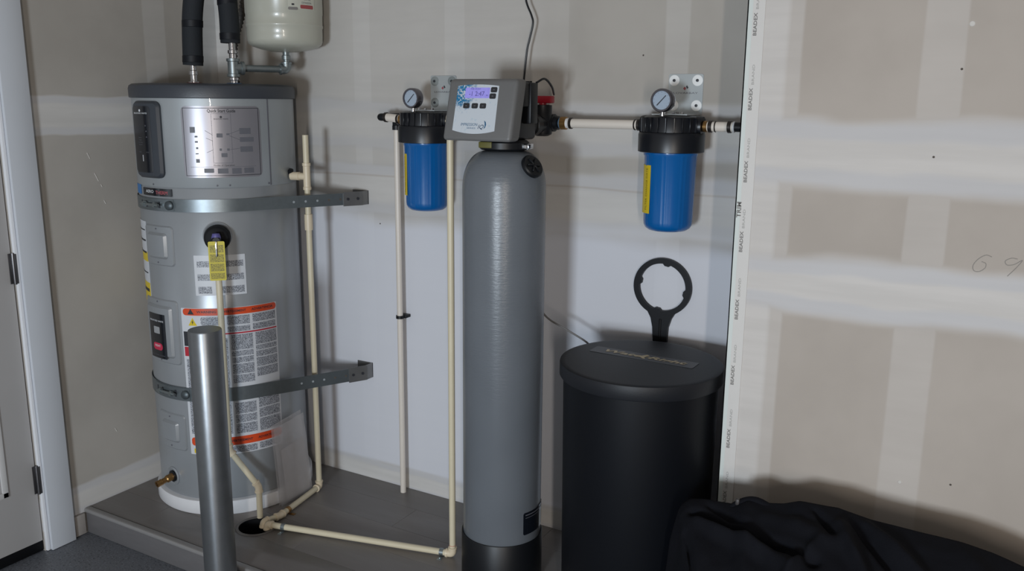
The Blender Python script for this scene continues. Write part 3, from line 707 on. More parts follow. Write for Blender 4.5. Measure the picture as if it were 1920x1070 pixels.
mm = M().lathe([(0.019, -0.032), (0.0235, -0.031), (0.0235, -0.022), (0.0195, -0.02), (0.0195, 0.022), (0.0235, 0.024), (0.0235, 0.033), (0.018, 0.034)], te, seg=24)
mm.lathe([(0.0195, 0.0), (0.0195, 0.026), (0.024, 0.028), (0.024, 0.038), (0.016, 0.039)], te, d, 24)
mm.build('tee', M_GALVP, ct)
M().lathe([(0.0125, 0.033), (0.0125, 0.05), (0.017, 0.052), (0.017, 0.062), (0.0125, 0.064), (0.0125, 0.095)], te, seg=20).build('union', M_CHROME, ct)
ins = M().tube(spline([(-2.524, 2.33, 1.742), (-2.5255, 2.33, 1.86), (-2.55, 2.335, 1.99), (-2.57, 2.34, 2.15)], 8), 0.0345, 24).build('foam_sleeve', M_FOAM, ct)
for z in (1.765, 1.885):
    M().lathe([(0.0346, -0.012), (0.0358, -0.011), (0.0358, 0.011), (0.0346, 0.012)], (-2.5247 if z < 1.8 else -2.529, 2.33 if z < 1.8 else 2.331, z), seg=28).build('tape_band', M_BAND, ins)
# expansion tank and its pipe
t = thing('expansion_tank', (-2.423, 2.505, tz), 'beige steel expansion tank mounted on the wall above the heater', 'tank')
M().lathe([(0.012, 1.716), (0.05, 1.718), (0.09, 1.7255), (0.119, 1.735), (0.132, 1.744), (0.137, 1.756), (0.138, 1.775), (0.138, 1.802), (0.1405, 1.806), (0.1405, 1.812), (0.139, 1.816), (0.1395, 1.85), (0.141, 1.853), (0.141, 2.09), (0.13, 2.13), (0.09, 2.16), (0.0, 2.17)], (-2.423, 2.505, 0), seg=72).build('shell', M_EXP, t)
M().lathe([(0.011, tz + 0.02), (0.011, tz + 0.035), (0.016, tz + 0.036), (0.016, tz + 0.05), (0.012, tz + 0.052), (0.012, 1.72)], (-2.423, 2.505, 0), seg=20).build('stem', M_GALVP, t)
elbow(t, te, ex, ex + Vector((0, 0, 1)), 0.0145, 0.026, M_GALVP)
M().tube([te + d * 0.15, ex - d * 0.1], 0.0125, 18).build('pipe', M_GALVP, t)
XC = on_cyl(-2.423, 2.505, 0.141)
lb = wrap(-40, 3, 1.862, 1.95, 0.0004, 0.0012, 0.002, C=XC, r=0.141).build('label', mat('tank_label', (188, 188, 176), 0.4), t)
wrap(-22, 0, 1.864, 1.877, 0.0012, 0.0017, 0.004, C=XC, r=0.141).build('red_mark', mat('faded_red', (150, 70, 72), 0.5), lb)
wrap(-40, -26, 1.858, 1.868, 0.0012, 0.0017, 0.004, C=XC, r=0.141).build('grey_mark', M_INK, lb)
wrap(-35, -31, 1.874, 1.88, 0.0012, 0.0017, 0.002, C=XC, r=0.141).build('black_mark', M_INKDK, lb)
for i, (a, b) in enumerate(((-22, -1), (-20, -4), (-22, -2))):
    s_ = rad((a + b) / 2) * 0.141
    text_mesh(('EXPANSION', 'THERMAL', 'TANK')[i], 0.007, lambda x, y, d_, s_=s_, i=i: XC(s_ + x, 1.884 + 0.012 * i + y, d_), 'printed_word', M_INKMID, lb, d=0.0016, width=0.04)
# corrugated conduit behind the insulated pipe
cpts = spline([(-2.69, 2.5, 1.60), (-2.69, 2.5, 1.74), (-2.632, 2.5, 1.88), (-2.602, 2.5, 2.02), (-2.60, 2.5, 2.15)], 40)
M().tube(cpts, [0.0135 + 0.0016 * (1 if (i // 2) % 2 else -1) for i in range(len(cpts))], 14).build('electrical_conduit', mat('dark_conduit', (72, 68, 64), 0.6), label='dark corrugated conduit rising behind the foam covered pipes', cat='conduit')

# clear bag with papers standing against the heater
def bag():
    t = thing('plastic_bag', (-2.32, 2.33, 0), 'clear plastic bag of papers between the heater and the cream riser', 'bag')
    mt = NT('clear_film'); mt.p.inputs['Base Color'].default_value = lin((214, 212, 214)); mt.p.inputs['Roughness'].default_value = 0.25
    n_ = mt.noise(mt.pos(), 14, 2); mt.link(mt.math('MULTIPLY_ADD', n_, 0.08, 0.36), mt.p.inputs['Alpha'])
    def sheet(x0, y0a, y1a, y0b, y1b, z0, z1, amp, dx):
        vs = []; fs = []; nu, nv = 22, 26
        for j in range(nv + 1):
            v = j / nv
            for i in range(nu + 1):
                u = i / nu
                y_ = (y0b + (y0a - y0b) * v) * (1 - u) + (y1b + (y1a - y1b) * v) * u
                z_ = z0 + (z1 - z0) * v + 0.018 * (u - 0.5) * v
                dcyl = math.sqrt(max(0.0, 0.3075 ** 2 - (y_ - HY) ** 2)) + HX
                x_ = max(x0 + dx, dcyl + 0.0015 + dx * 0.6) - 0.0 + amp * (0.5 + 0.5 * math.sin(u * 17 + v * 5 + math.sin(v * 9))) * (0.4 + 0.6 * v) * 0.5
                vs.append((x_, y_, z_))
        for j in range(nv):
            for i in range(nu): a = j * (nu + 1) + i; fs.append((a, a + 1, a + nu + 2, a + nu + 1))
        return M().add(vs, fs, True)
    sheet(-2.3265, 2.24, 2.40, 2.262, 2.436, 0.002, 0.335, 0.006, 0.012).build('front_film', mt.m, t)
    sheet(-2.327, 2.238, 2.398, 2.262, 2.436, 0.002, 0.345, 0.003, 0.001).build('back_film', mt.m, t)
    sheet(-2.3262, 2.28, 2.40, 2.30, 2.432, 0.006, 0.235, 0.002, 0.005).build('papers', mat('grey_papers', (178, 176, 178), 0.6, var=0.06), t)
bag()

# ------------------------------------------------------------------ wall filters
M_PLATE = mat('bracket_plate', (186, 192, 194), 0.3, 0.55, 0.04, 15)
M_GLASS = mat('gauge_face', (158, 172, 188), 0.15, coat=0.4, var=0.04)
def water_filter(X0, label, washer, sticker_th):
    Y0 = 2.541
    t = thing('water_filter', (X0, Y0, 1.16), label, 'water filter', 'blue wall filters')
    # bracket
    br = M().prism(rrect(-0.055, 0.055, -0.062, 0.06, 0.006), flat((X0, YB, 1.572), (1, 0, 0), (0, 0, 1), (0, -1, 0)), 0.0003, 0.0035)
    br.box((X0 - 0.055, Y0 - 0.03, 1.509), (X0 + 0.055, YB - 0.0003, 1.5125))
    br = br.build('bracket', M_PLATE, t)
    for dx in (-0.037, 0.037):
        for z in (1.537, 1.6125):
            wsh = M().lathe([(0.0165, 0), (0.0165, 0.0015), (0.012, 0.0022), (0.0, 0.0022)], (X0 + dx, YB - 0.0035, z), (0, -1, 0), 28).build('washer', washer, br)
            M().lathe([(0.0048, 0.002), (0.0045, 0.005), (0, 0.0055)], (X0 + dx, YB - 0.0035, z), (0, -1, 0), 8).build('screw', M_INKDK, wsh)
    em = flat((X0, YB - 0.0036, 1.583), (1, 0, 0), (0, 0, 1), (0, -1, 0))
    text_mesh('LOVARBAY', 0.0055, flat((X0, YB - 0.0036, 1.5745), (1, 0, 0), (0, 0, 1), (0, -1, 0)), 'bracket_lettering', M_INKMID, br, d=0.0004, width=0.078)
    M().prism([(-0.008, 0.005), (-0.002, 0.0), (0.002, 0.006), (-0.003, 0.011)], em, 0.0002, 0.0006).build('bracket_emblem', mat('emblem_red', (146, 70, 78), 0.5), br)
    M().prism([(0.001, 0.011), (0.005, 0.004), (0.009, 0.008), (0.004, 0.015)], em, 0.0002, 0.0006).build('bracket_emblem', M_INKDK, br)
    for dx, dy in ((-0.02, -0.012), (0.006, -0.012), (0.034, -0.01), (0.0, 0.04)):
        M().lathe([(0.005, 0), (0.005, 0.005), (0.003, 0.006), (0, 0.006)], (X0 + dx, Y0 + dy, 1.5125), seg=6).build('bracket_bolt', M_CHROME, br)
    # cap with its two port bosses and ribs
    cap = M().lathe([(0.094, 1.3995), (0.099, 1.4015), (0.0995, 1.452), (0.097, 1.458), (0.088, 1.4595), (0.086, 1.497), (0.083, 1.5035), (0.076, 1.5065), (0, 1.507)], (X0, Y0, 0), seg=64)
    for s in (-1, 1):
        cap.lathe([(0.03, 0.03), (0.03, 0.088), (0.028, 0.096), (0.018, 0.0965)], (X0, Y0, 1.478), (s, 0, 0), 28)
    cap = cap.build('cap', M_CAP, t)
    for k in range(10):
        a = rad(-160 + 140 * k / 9)
        M().box((-0.0022, -0.006, 1.459), (0.0022, 0.006, 1.502), 0.001, 1, xf=lambda v: Vector((X0 + math.cos(a) * (0.0868 + v.y) - math.sin(a) * v.x, Y0 + math.sin(a) * (0.0868 + v.y) + math.cos(a) * v.x, v.z))).build('rib', M_CAP, cap)
    # bowl with vertical flutes
    flute = lambda a, h: 1.0 + (0.012 if (math.degrees(a) % 45) < 4.5 or 9 < (math.degrees(a) % 45) < 13.5 else 0.0) * (1 if 1.18 < h < 1.39 else 0)
    M().lathe([(0.0, 1.161), (0.045, 1.1615), (0.058, 1.164), (0.068, 1.171), (0.073, 1.181), (0.0742, 1.192), (0.0785, 1.388), (0.0815, 1.392), (0.0815, 1.3995)], (X0, Y0, 0), seg=160, rmod=flute).build('bowl', M_BOWL, t)
    FC = lambda s, z, d: Vector((X0 + (0.0765 + d) * math.cos(s / 0.0765), Y0 + (0.0765 + d) * math.sin(s / 0.0765), z))
    st = M(); w_ = wrap(sticker_th - 22, sticker_th + 22, 1.217, 1.362, 0.0012, 0.0024, 0.001, C=FC, r=0.0765); st.add(w_.v, w_.f, True); st = st.build('sticker', M_YELLOW, t)
    fr = lambda x, y, d: FC(rad(sticker_th + 10) * 0.0765 + y, 1.29 + x, d)
    text_mesh('FILTER CHANGE DATE', 0.009, lambda x, y, d: fr(x, -y, d), 'sticker_lettering', mat('olive_ink', (122, 104, 22), 0.5), st, d=0.0028, width=0.125)
    # pressure gauge on the front of the cap
    gc = Vector((X0 - 0.008, Y0 - 0.082, 1.552))
    g = M().lathe([(0.0335, 0.03), (0.034, 0.026), (0.034, 0.004), (0.032, 0.0), (0.0275, 0.0), (0.0265, 0.004)], gc, (0, 1, 0), 48, cap=(1, 0)).build('pressure_gauge', mat('gauge_steel', (112, 110, 116), 0.22, 0.9, 0.05), t)
    M().lathe([(0.027, 0.004), (0.0, 0.0042)], gc, (0, 1, 0), 40).build('gauge_dial', M_GLASS, g)
    dn = Vector((0.017, 0, 0.018)).normalized(); pn = Vector((-dn.z, 0, dn.x)); f_ = lambda x, y, d: gc + dn * x + pn * y + Vector((0, 0.0036 - d, 0))
    M().prism([(-0.02, -0.0016), (0.019, -0.0012), (0.019, 0.0012), (-0.02, 0.0016)], f_, 0.0, 0.0006).build('gauge_needle', M_INKDK, g)
    for k in range(11):
        a = rad(-135 + 270 * k / 10 + 90); q = gc + Vector((math.cos(a) * 0.0235, 0.0037, math.sin(a) * 0.0235))
        M().lathe([(0.0009, 0), (0.0009, 0.0006)], q, (0, -1, 0), 6).build('gauge_tick', M_INKMID, g)
    M().lathe([(0.008, 1.5065), (0.008, 1.512), (0.006, 1.5125), (0.006, 1.522)], (gc.x, gc.y + 0.017, 0), seg=12).build('gauge_stem', M_CHROME, g)
    return t
water_filter(-1.807, 'blue water filter with grey washers, partly behind the control head', mat('grey_washer', (140, 146, 146), 0.4, 0.3), 220)
water_filter(-0.9056, 'blue water filter with white washers above the black brine tank', mat('white_washer', (232, 234, 234), 0.5), 221)

# pipes into and out of the filters
def ring(parent, x, y, z, r, ln, m, name='clamp_ring'):
    return M().lathe([(r - 0.0015, -ln / 2), (r, -ln / 2 + 0.001), (r, ln / 2 - 0.001), (r - 0.0015, ln / 2)], (x, y, z), (1, 0, 0), 24).build(name, m, parent)
M_CLAMP = mat('dark_clamp', (70, 66, 64), 0.35, 0.8)
PY, PZ = 2.541, 1.478
t = thing('inlet_pipe', (-1.955, PY, PZ - 0.02), 'short white pipe stub left of the filter behind the control head', 'pipe')
M().tube([(-1.982, PY, PZ + 0.006), (-1.9055, PY, PZ)], 0.0145, 20).build('pipe', M_WPIPE, t)
ring(t, -1.916, PY, PZ, 0.0165, 0.012, M_BRASS); ring(t, -1.928, PY, PZ, 0.0175, 0.008, M_CLAMP); ring(t, -1.983, PY, PZ + 0.006, 0.0178, 0.01, M_CLAMP)
M().tube(rounded([(-1.984, PY, PZ + 0.006), (-2.014, PY, PZ + 0.006), (-2.014, YB - 0.001, PZ + 0.006)], 0.02), 0.0135, 18).build('black_elbow', M_BLKPL, t)
t = thing('supply_pipe', (-1.13, PY, PZ - 0.02), 'long white pipe between the red handled valve and the right filter', 'pipe')
M().tube([(-1.255, PY, PZ), (-1.004, PY, PZ)], 0.0145, 20).build('pipe', M_WPIPE, t)
ring(t, -1.0115, PY, PZ, 0.0178, 0.009, M_CLAMP); ring(t, -1.024, PY, PZ, 0.0165, 0.005, M_CLAMP)
ring(t, -1.243, PY, PZ, 0.0178, 0.009, M_CLAMP); ring(t, -1.2545, PY, PZ, 0.0162, 0.01, M_WHITE, 'white_ring')
ring(t, -1.268, PY, PZ, 0.0205, 0.02, M_BRASS, 'brass_union')
t = thing('outlet_pipe', (-0.73, PY, PZ - 0.02), 'short white pipe from the right filter into the jutting wall', 'pipe')
M().tube([(-0.806, PY, PZ), (-0.715, PY, PZ)], 0.0145, 20).build('pipe', M_WPIPE, t)
ring(t, -0.802, PY, PZ, 0.0165, 0.012, M_BRASS); ring(t, -0.787, PY, PZ, 0.0178, 0.011, M_CLAMP); ring(t, -0.772, PY, PZ, 0.0165, 0.004, M_CLAMP)
ring(t, -0.73, PY, PZ, 0.0178, 0.011, M_CLAMP); ring(t, -0.717, PY, PZ, 0.0165, 0.005, M_WHITE, 'white_ring')
M().tube([(-0.72, PY, PZ), (XR - 0.001, PY, PZ)], 0.014, 18).build('black_stub', M_BLKPL, t)

# ------------------------------------------------------------------ water softener
SX, SY, SR = -1.346, 2.298, 0.128
soft = thing('water_softener', (SX, SY, 0), 'tall slim grey softener tank with a control head and display', 'water softener')
def tank_mat():
    t = NT('grey_fibreglass'); p = t.pos(); s = t.xyz(p)
    wv = t.noise(t.scaled(p, (70, 70, 160)), 1.0, 2.0); st = t.noise(t.scaled(p, (25, 25, 420)), 1.0, 2.0)
    n = t.noise(p, 5, 2)
    t.link(t.mix(n, lin((96, 101, 107)), lin((107, 112, 118))), t.p.inputs['Base Color'])
    t.p.inputs['Roughness'].default_value = 0.30
    up = t.smooth(s[2], 0.55, 0.75)   # wound strands show on the upper half, resin smooths the lower
    t.bump(t.math('MULTIPLY', t.math('ADD', t.math('MULTIPLY', st, 0.9), t.math('MULTIPLY', wv, 0.6)), t.math('MULTIPLY_ADD', up, 0.95, 0.05)), 0.2, 0.003)
    return t.m
prof = [(0.118, 0.10), (SR, 0.12), (SR, 1.285)]
for k in range(1, 15):
    a = rad(90 * k / 14); prof.append((0.045 + (SR - 0.045) * math.cos(a) ** 0.8 if k < 14 else 0.05, 1.285 + 0.115 * math.sin(a)))
M().lathe(prof + [(0.05, 1.406)], (SX, SY, 0), seg=96).build('tank', tank_mat(), soft)
M().lathe([(0.12, 0.0005), (0.134, 0.004), (0.1335, 0.155), (0.1315, 0.158), (0.1285, 0.156)], (SX, SY, 0), seg=72).build('boot', M_BLKPL, soft)
M().lathe([(0.05, 1.398), (0.07, 1.402), (0.075, 1.406), (0.075, 1.424), (0.068, 1.43), (0.06, 1.432)], (SX, SY, 0), seg=56).build('collar', M_BLKPL, soft)
M().box((SX - 0.045, SY - 0.0775, 1.409), (SX + 0.0, SY - 0.066, 1.427), 0.002).build('collar_sticker', mat('olive_sticker', (96, 92, 44), 0.5), soft)
SC = on_cyl(SX, SY, SR)
bl = wrap(-27.5, 32, 0.186, 0.262, 0.0004, 0.0016, 0.006, C=SC, r=SR).build('data_label', M_SCREEN, soft)
wrap(-24, 28, 0.252, 0.255, 0.0016, 0.002, C=SC, r=SR).build('label_line', M_INKMID, bl)
wrap(-24, 10, 0.243, 0.2445, 0.0016, 0.002, C=SC, r=SR).build('label_line', M_INKMID, bl)
# cap on the shoulder
kd = Vector((0.76, -0.22, 0.50)).normalized(); kp = Vector((-1.2345, 2.262, 1.355))
knob = M().lathe([(0.02, -0.03), (0.024, 0.0), (0.036, 0.001), (0.0365, 0.01), (0.033, 0.014), (0.0, 0.0145)], kp, kd, 36).build('shoulder_cap', M_BLKPL, soft)
for k in range(3):
    u = kd.orthogonal().normalized(); v_ = kd.cross(u); a = rad(60 * k)
    dd = u * math.cos(a) + v_ * math.sin(a); pp = kd.cross(dd)
    M().box((-0.024, -0.003, 0.0), (0.024, 0.003, 0.006), 0.0015, 1, xf=lambda q: kp + kd * (0.0135 + q.z) + dd * q.x + pp * q.y).build('grip_bar', M_BLKPL, knob)
# control head: leaning grey cover
HB, HT = 1.4305, 1.6075
def lean(v): return Vector((v.x, v.y + 0.25 * (v.z - HB), v.z))
M_HEAD = mat('grey_head_cover', (104, 104, 104), 0.45, var=0.04, scale=80)
hd = M().box((-1.4885, 2.17, HB), (-1.2535, 2.228, HT), 0.012, 4, xf=lambda v: lean(Vector((v.x + (0.004 if v.z < 1.5 and False else 0), v.y, v.z + (0.006 * (1 - ((v.x + 1.371) / 0.1175) ** 2) if v.z > 1.59 else 0))))).build('control_cover', M_HEAD, soft)
FH = lambda x, z, d: lean(Vector((x, 2.17 - d, z)))
def label_mat():
    t = NT('control_label'); p = t.pos(); s = t.xyz(p)
    dx = t.math('MULTIPLY', t.math('SUBTRACT', s[0], -1.437), 1.0); dz = t.math('SUBTRACT', s[2], 1.573)
    rr = t.math('SQRT', t.math('ADD', t.math('MULTIPLY', dx, dx), t.math('MULTIPLY', dz, dz)))
    n = t.noise(p, 70, 3); n2 = t.noise(p, 160, 2)
    m_ = t.math('MULTIPLY', t.smooth(t.math('MULTIPLY_ADD', t.math('SUBTRACT', n, 0.5), 0.06, rr), 0.060, 0.03), t.smooth(n2, 0.36, 0.52))
    c = t.mix(m_, lin((196, 203, 210)), lin((30, 112, 156)))
    c = t.mix(t.math('MULTIPLY', t.smooth(n, 0.60, 0.70), 0.25), c, lin((120, 170, 196)))
    t.link(c, t.p.inputs['Base Color']); t.p.inputs['Roughness'].default_value = 0.3
    return t.m
out = [(-1.4545, 1.4605)] + [(-1.4545 + 0.145 * k / 10, 1.4605 - 0.009 * (1 - (2 * k / 10 - 1) ** 2)) for k in range(1, 10)] + [(-1.3095, 1.4605), (-1.3125, 1.5885)] + [(-1.3125 - 0.141 * k / 8, 1.5885 + 0.004 * (1 - (2 * k / 8 - 1) ** 2)) for k in range(1, 8)] + [(-1.4535, 1.5885)]
lb = M().prism(out, FH, 0.0, 0.0012).build('face_label', label_mat(), soft)
lcd = NT('lcd_backlight'); _n = lcd.noise(lcd.pos(), 90, 2)
lcd.link(lcd.mix(_n, lin((132, 126, 205)), lin((160, 154, 226))), lcd.p.inputs['Base Color']); lcd.p.inputs['Roughness'].default_value = 0.2
lcd.p.inputs['Emission Color'].default_value = lin((140, 132, 214)); lcd.p.inputs['Emission Strength'].default_value = 0.25
sc = M().prism(rrect(-1.425, -1.3415, 1.5535, 1.5835, 0.002), FH, 0.0012, 0.002).build('lcd_screen', lcd.m, lb)
M_LCD = mat('lcd_segment', (92, 86, 150), 0.4)
for tx, x, z, h in (('-1 2:47', -1.385, 1.5655, 0.013), ('TIME OF DAY', -1.39, 1.5795, 0.004), ('PM', -1.349, 1.561, 0.004)):
    text_mesh(tx, h, lambda a, b, d, x=x, z=z: FH(x + a, z + b, d), 'lcd_characters', M_LCD, sc, d=0.0023)
for x, z in ((-1.4155, 1.5315), (-1.3865, 1.5315), (-1.3585, 1.5315), (-1.3275, 1.5775), (-1.3295, 1.5595)):
    b = M().prism(rrect(x - 0.0105, x + 0.0105, z - 0.0075, z + 0.0075, 0.004), FH, 0.0012, 0.0028).build('button', mat('button_black', (44, 45, 49), 0.4), lb)
    M().prism([(x - 0.003, z - 0.001), (x + 0.003, z - 0.001), (x + 0.003, z + 0.001), (x - 0.003, z + 0.001)], FH, 0.0028, 0.0031).build('button_mark', M_INKMID, b)
M_NAVY = mat('navy_ink', (44, 92, 128), 0.4)
text_mesh('IMPRESSION', 0.008, lambda a, b, d: FH(-1.3985 + a, 1.4775 + b, d), 'face_lettering', M_NAVY, lb, d=0.0015, shear=0.15, width=0.058)
text_mesh('IQ', 0.012, lambda a, b, d: FH(-1.3585 + a, 1.4715 + b, d), 'face_lettering', mat('deep_blue_ink', (26, 58, 92), 0.4), lb, d=0.0015, shear=0.3, width=0.02)
text_mesh('SERIES', 0.004, lambda a, b, d: FH(-1.39 + a, 1.4675 + b, d), 'face_lettering', M_NAVY, lb, d=0.0015, width=0.03)
M().prism([(-1.347, 1.466), (-1.342, 1.47), (-1.3395, 1.478), (-1.342, 1.486), (-1.348, 1.49), (-1.345, 1.482), (-1.344, 1.474)], FH, 0.0012, 0.0016).build('swoosh_mark', M_NAVY, lb)
# valve body behind the cover
vb = M().box((-1.462, 2.232, 1.431), (-1.292, 2.40, 1.56), 0.012, 3).build('valve_body', M_BLKPL, soft)
M().box((-1.292, 2.25, 1.53), (-1.262, 2.30, 1.60), 0.004, 2).box((-1.288, 2.30, 1.48), (-1.258, 2.345, 1.60), 0.004, 2).build('motor_housing', M_BLKPL, vb)
M().box((-1.30, 2.232, 1.448), (-1.268, 2.236, 1.462)).build('body_sticker', M_LABELW, vb)
M().box((-1.276, SY - 0.02, 1.406), (-1.252, SY + 0.012, 1.424), 0.003).build('collar_clamp', M_CHROME, soft)
# bypass with two valves
by = M().lathe([(0.03, 0.0), (0.03, 0.05), (0.035, 0.052), (0.035, 0.078), (0.028, 0.08), (0.028, 0.12)], (-1.335, 2.385, 1.474), (0, 1, 0), 28)
by.lathe([(0.03, 0.0), (0.03, 0.05), (0.035, 0.052), (0.035, 0.078), (0.028, 0.08), (0.028, 0.12)], (-1.425, 2.385, 1.474), (0, 1, 0), 28)
by.lathe([(0.018, -0.042), (0.03, -0.036), (0.033, -0.02), (0.033, 0.02), (0.03, 0.026), (0.03, 0.056), (0.018, 0.057)], (-1.335, PY - 0.02, PZ), (0, 0, 1), 32)
by.lathe([(0.018, -0.042), (0.03, -0.036), (0.033, -0.02), (0.033, 0.02), (0.03, 0.026), (0.03, 0.056), (0.018, 0.057)], (-1.425, PY - 0.02, PZ), (0, 0, 1), 32)
by.box((-1.43, PY - 0.035, PZ + 0.03), (-1.33, PY - 0.01, PZ + 0.05), 0.004)
by.lathe([(0.028, 0.02), (0.028, 0.034), (0.022, 0.036), (0.022, 0.048), (0.016, 0.05), (0.016, 0.06)], (-1.335, PY, PZ), (1, 0, 0), 28)
byo = by.build('bypass_valve', M_BLKPL, soft)
ring(byo, -1.2795, PY, PZ, 0.0172, 0.006, mat('blue_seal', (84, 120, 150), 0.4), 'blue_seal')
M_HANDLE = mat('red_handle', (150, 18, 36), 0.4)
for x in (-1.335, -1.425):
    hh = M().box((x - 0.036, PY - 0.034, PZ + 0.062), (x + 0.036, PY - 0.006, PZ + 0.085), 0.004, 2).lathe([(0.012, 0.056), (0.012, 0.064)], (x, PY - 0.02, PZ), seg=16)
    hh.build('red_handle', M_HANDLE, byo)

# power cord and brine tube
M().tube(spline([(-1.452, 2.6, 1.95), (-1.4453, 2.6, 1.8696), (-1.424, 2.6, 1.82), (-1.4182, 2.6, 1.7933), (-1.43, 2.6, 1.745), (-1.4389, 2.6, 1.7093), (-1.4479, 2.6, 1.6322), (-1.44, 2.58, 1.59), (-1.38, 2.48, 1.587), (-1.315, 2.36, 1.60), (-1.277, 2.335, 1.602)], 8), 0.0034, 8).build('power_cord', M_BLKPL, label='thin black power cord hanging down to the softener head', cat='cord')
M().tube(spline([(-1.262, 2.34, 1.60), (-1.255, 2.38, 1.612), (-1.262, 2.44, 1.59), (-1.285, 2.50, 1.567)], 8), 0.0034, 8).build('sensor_wire', M_BLKPL, label='short black wire looping over the red valve handle', cat='wire')
M().tube(spline([(-1.39, 2.40, 1.44), (-1.39, 2.47, 1.25), (-1.36, 2.49, 0.95), (-1.306, 2.5, 0.85), (-1.22, 2.5, 0.809), (-1.14, 2.5, 0.772), (-1.088, 2.4645, 0.735)], 8), 0.0034, 8).build('brine_tube', mat('grey_tube', (112, 110, 108), 0.4), label='thin grey tube from behind the softener to the brine tank', cat='tube')

# ------------------------------------------------------------------ brine tank
BX, BY = -0.8905, 2.325
br = thing('brine_tank', (BX, BY, 0), 'wide round black brine tank with lettered lid', 'tank')
M_BRINE = mat('black_tank_plastic', (9, 12, 18), 0.5, var=0.08, scale=8, spec=0.3)
M_BLID = mat('black_lid_plastic', (27, 29, 34), 0.5, var=0.06, scale=200, bump=0.03, spec=0.35)
M().lathe([(0.215, 0.001), (0.219, 0.006), (0.2275, 0.757), (0.228, 0.76)], (BX, BY, 0), seg=96).build('tank_body', M_BRINE, br)
lid = M().lathe([(0.2285, 0.7585), (0.237, 0.757), (0.239, 0.76), (0.239, 0.794), (0.2378, 0.7982), (0.2335, 0.8), (0.222, 0.8005), (0.0, 0.8015)], (BX, BY, 0), seg=96).build('lid', M_BLID, br)
fl = flat((-0.9, 2.365, 0.8015), (1, -0.03, 0), (0.03, 1, 0), (0, 0, 1))
pn = M().prism(rrect(-0.165, 0.165, -0.031, 0.031, 0.006), fl, -0.0005, 0.0003).build('lid_nameplate', mat('lid_plate', (36, 38, 42), 0.4), lid)
M_GOLD = mat('gold_lettering', (196, 178, 138), 0.4, 0.0)
text_mesh('WaterRight', 0.024, fl, 'lid_lettering', M_GOLD, pn, d=0.001, shear=0.25, width=0.262, bold=0.03)
M().prism([(-0.012, -0.002), (0.004, -0.016), (0.012, -0.014), (0.0, 0.0), (0.012, 0.02), (0.004, 0.022)], fl, 0.0006, 0.0011).build('lid_swoosh', M_GOLD, pn)

# ------------------------------------------------------------------ filter wrench on the back wall
wx, wz, wy = -0.948, 0.959, YB - 0.018
out = []
for k in range(73):
    a = rad(-62 + 304 * k / 72); out.append((math.cos(a) * 0.0975, math.sin(a) * 0.0955))
out += [(-0.034, -0.105), (-0.027, -0.135), (-0.022, -0.20), (-0.022, -0.30), (0.022, -0.30), (0.022, -0.20), (0.025, -0.135), (0.034, -0.105)]
inn = []
for k in range(72):
    a = 2 * math.pi * k / 72; r_ = 0.0795
    for c in (80, 172, 262, 352):
        if abs((math.degrees(a) - c + 180) % 360 - 180) < 7.6: r_ = 0.0725
    inn.append((math.cos(a) * r_, math.sin(a) * r_ * 0.985))
bm = bmesh.new()
loops = []
for lst in (out, inn):
    vv = [bm.verts.new((x, y, 0)) for x, y in lst]
    loops += [bm.edges.new((vv[i], vv[(i + 1) % len(vv)])) for i in range(len(vv))]
bmesh.ops.triangle_fill(bm, edges=loops, use_beauty=True)
g = bmesh.ops.extrude_face_region(bm, geom=list(bm.faces))
for v in [e for e in g['geom'] if isinstance(e, bmesh.types.BMVert)]: v.co.z = 0.015
wm = M().bm(bm, False, xf=lambda v: Vector((wx + v.x + 0.0 * v.y, wy + v.z, wz + v.y)))
wrn = wm.build('filter_wrench', mat('wrench_black', (17, 19, 24), 0.5, spec=0.3), label='black ring shaped filter wrench hanging behind the brine tank', cat='wrench')
M().box((wx - 0.004, wy - 0.004, wz - 0.29), (wx + 0.004, wy + 0.001, wz - 0.105), 0.002).build('handle_rib', M_BLACKRUB, wrn)

# ------------------------------------------------------------------ steel bollard
bo = thing('bollard', (-2.11, 1.78, ZF), 'round grey steel bollard standing in front of the heater', 'bollard')
M_BOLL = mat('bollard_steel', (118, 121, 124), 0.36, 0.75, 0.16, 22, bump=0.03)
M().lathe([(0.0505, 0.0), (0.0505, 0.945), (0.049, 0.949), (0.046, 0.949)], (-2.11, 1.78, ZF), seg=48).build('post', M_BOLL, bo)
M().lathe([(0.047, 0.944), (0.047, 0.948), (0.03, 0.9485), (0.0, 0.9485)], (-2.11, 1.78, ZF), seg=40).build('cap', mat('bollard_cap', (84, 86, 86), 0.55, 0.4, 0.15), bo)

# ------------------------------------------------------------------ black jacket heaped by the right wall
jk_pts = [(-0.72, 0.43), (-0.69, 0.480), (-0.66, 0.5085), (-0.62, 0.517), (-0.583, 0.519), (-0.538, 0.524), (-0.50, 0.548), (-0.46, 0.547), (-0.41, 0.556), (-0.37, 0.571), (-0.28, 0.578), (-0.204, 0.567), (-0.124, 0.564), (-0.011, 0.561), (0.0545, 0.553), (0.11, 0.538), (0.25, 0.51), (0.42, 0.42), (0.5, 0.25), (0.54, 0.02)]
def interp(pts, x):
    if x <= pts[0][0]: return pts[0][1]
    for (a, b), (c, d) in zip(pts, pts[1:]):
        if x <= c: return b + (d - b) * (x - a) / (c - a)
    return pts[-1][1]
def seg_d(p, a, b):
    ax, ay = a; bx, by = b; t_ = max(0, min(1, ((p[0] - ax) * (bx - ax) + (p[1] - ay) * (by - ay)) / ((bx - ax) ** 2 + (by - ay) ** 2)))
    return math.hypot(p[0] - ax - t_ * (bx - ax), p[1] - ay - t_ * (by - ay)), t_
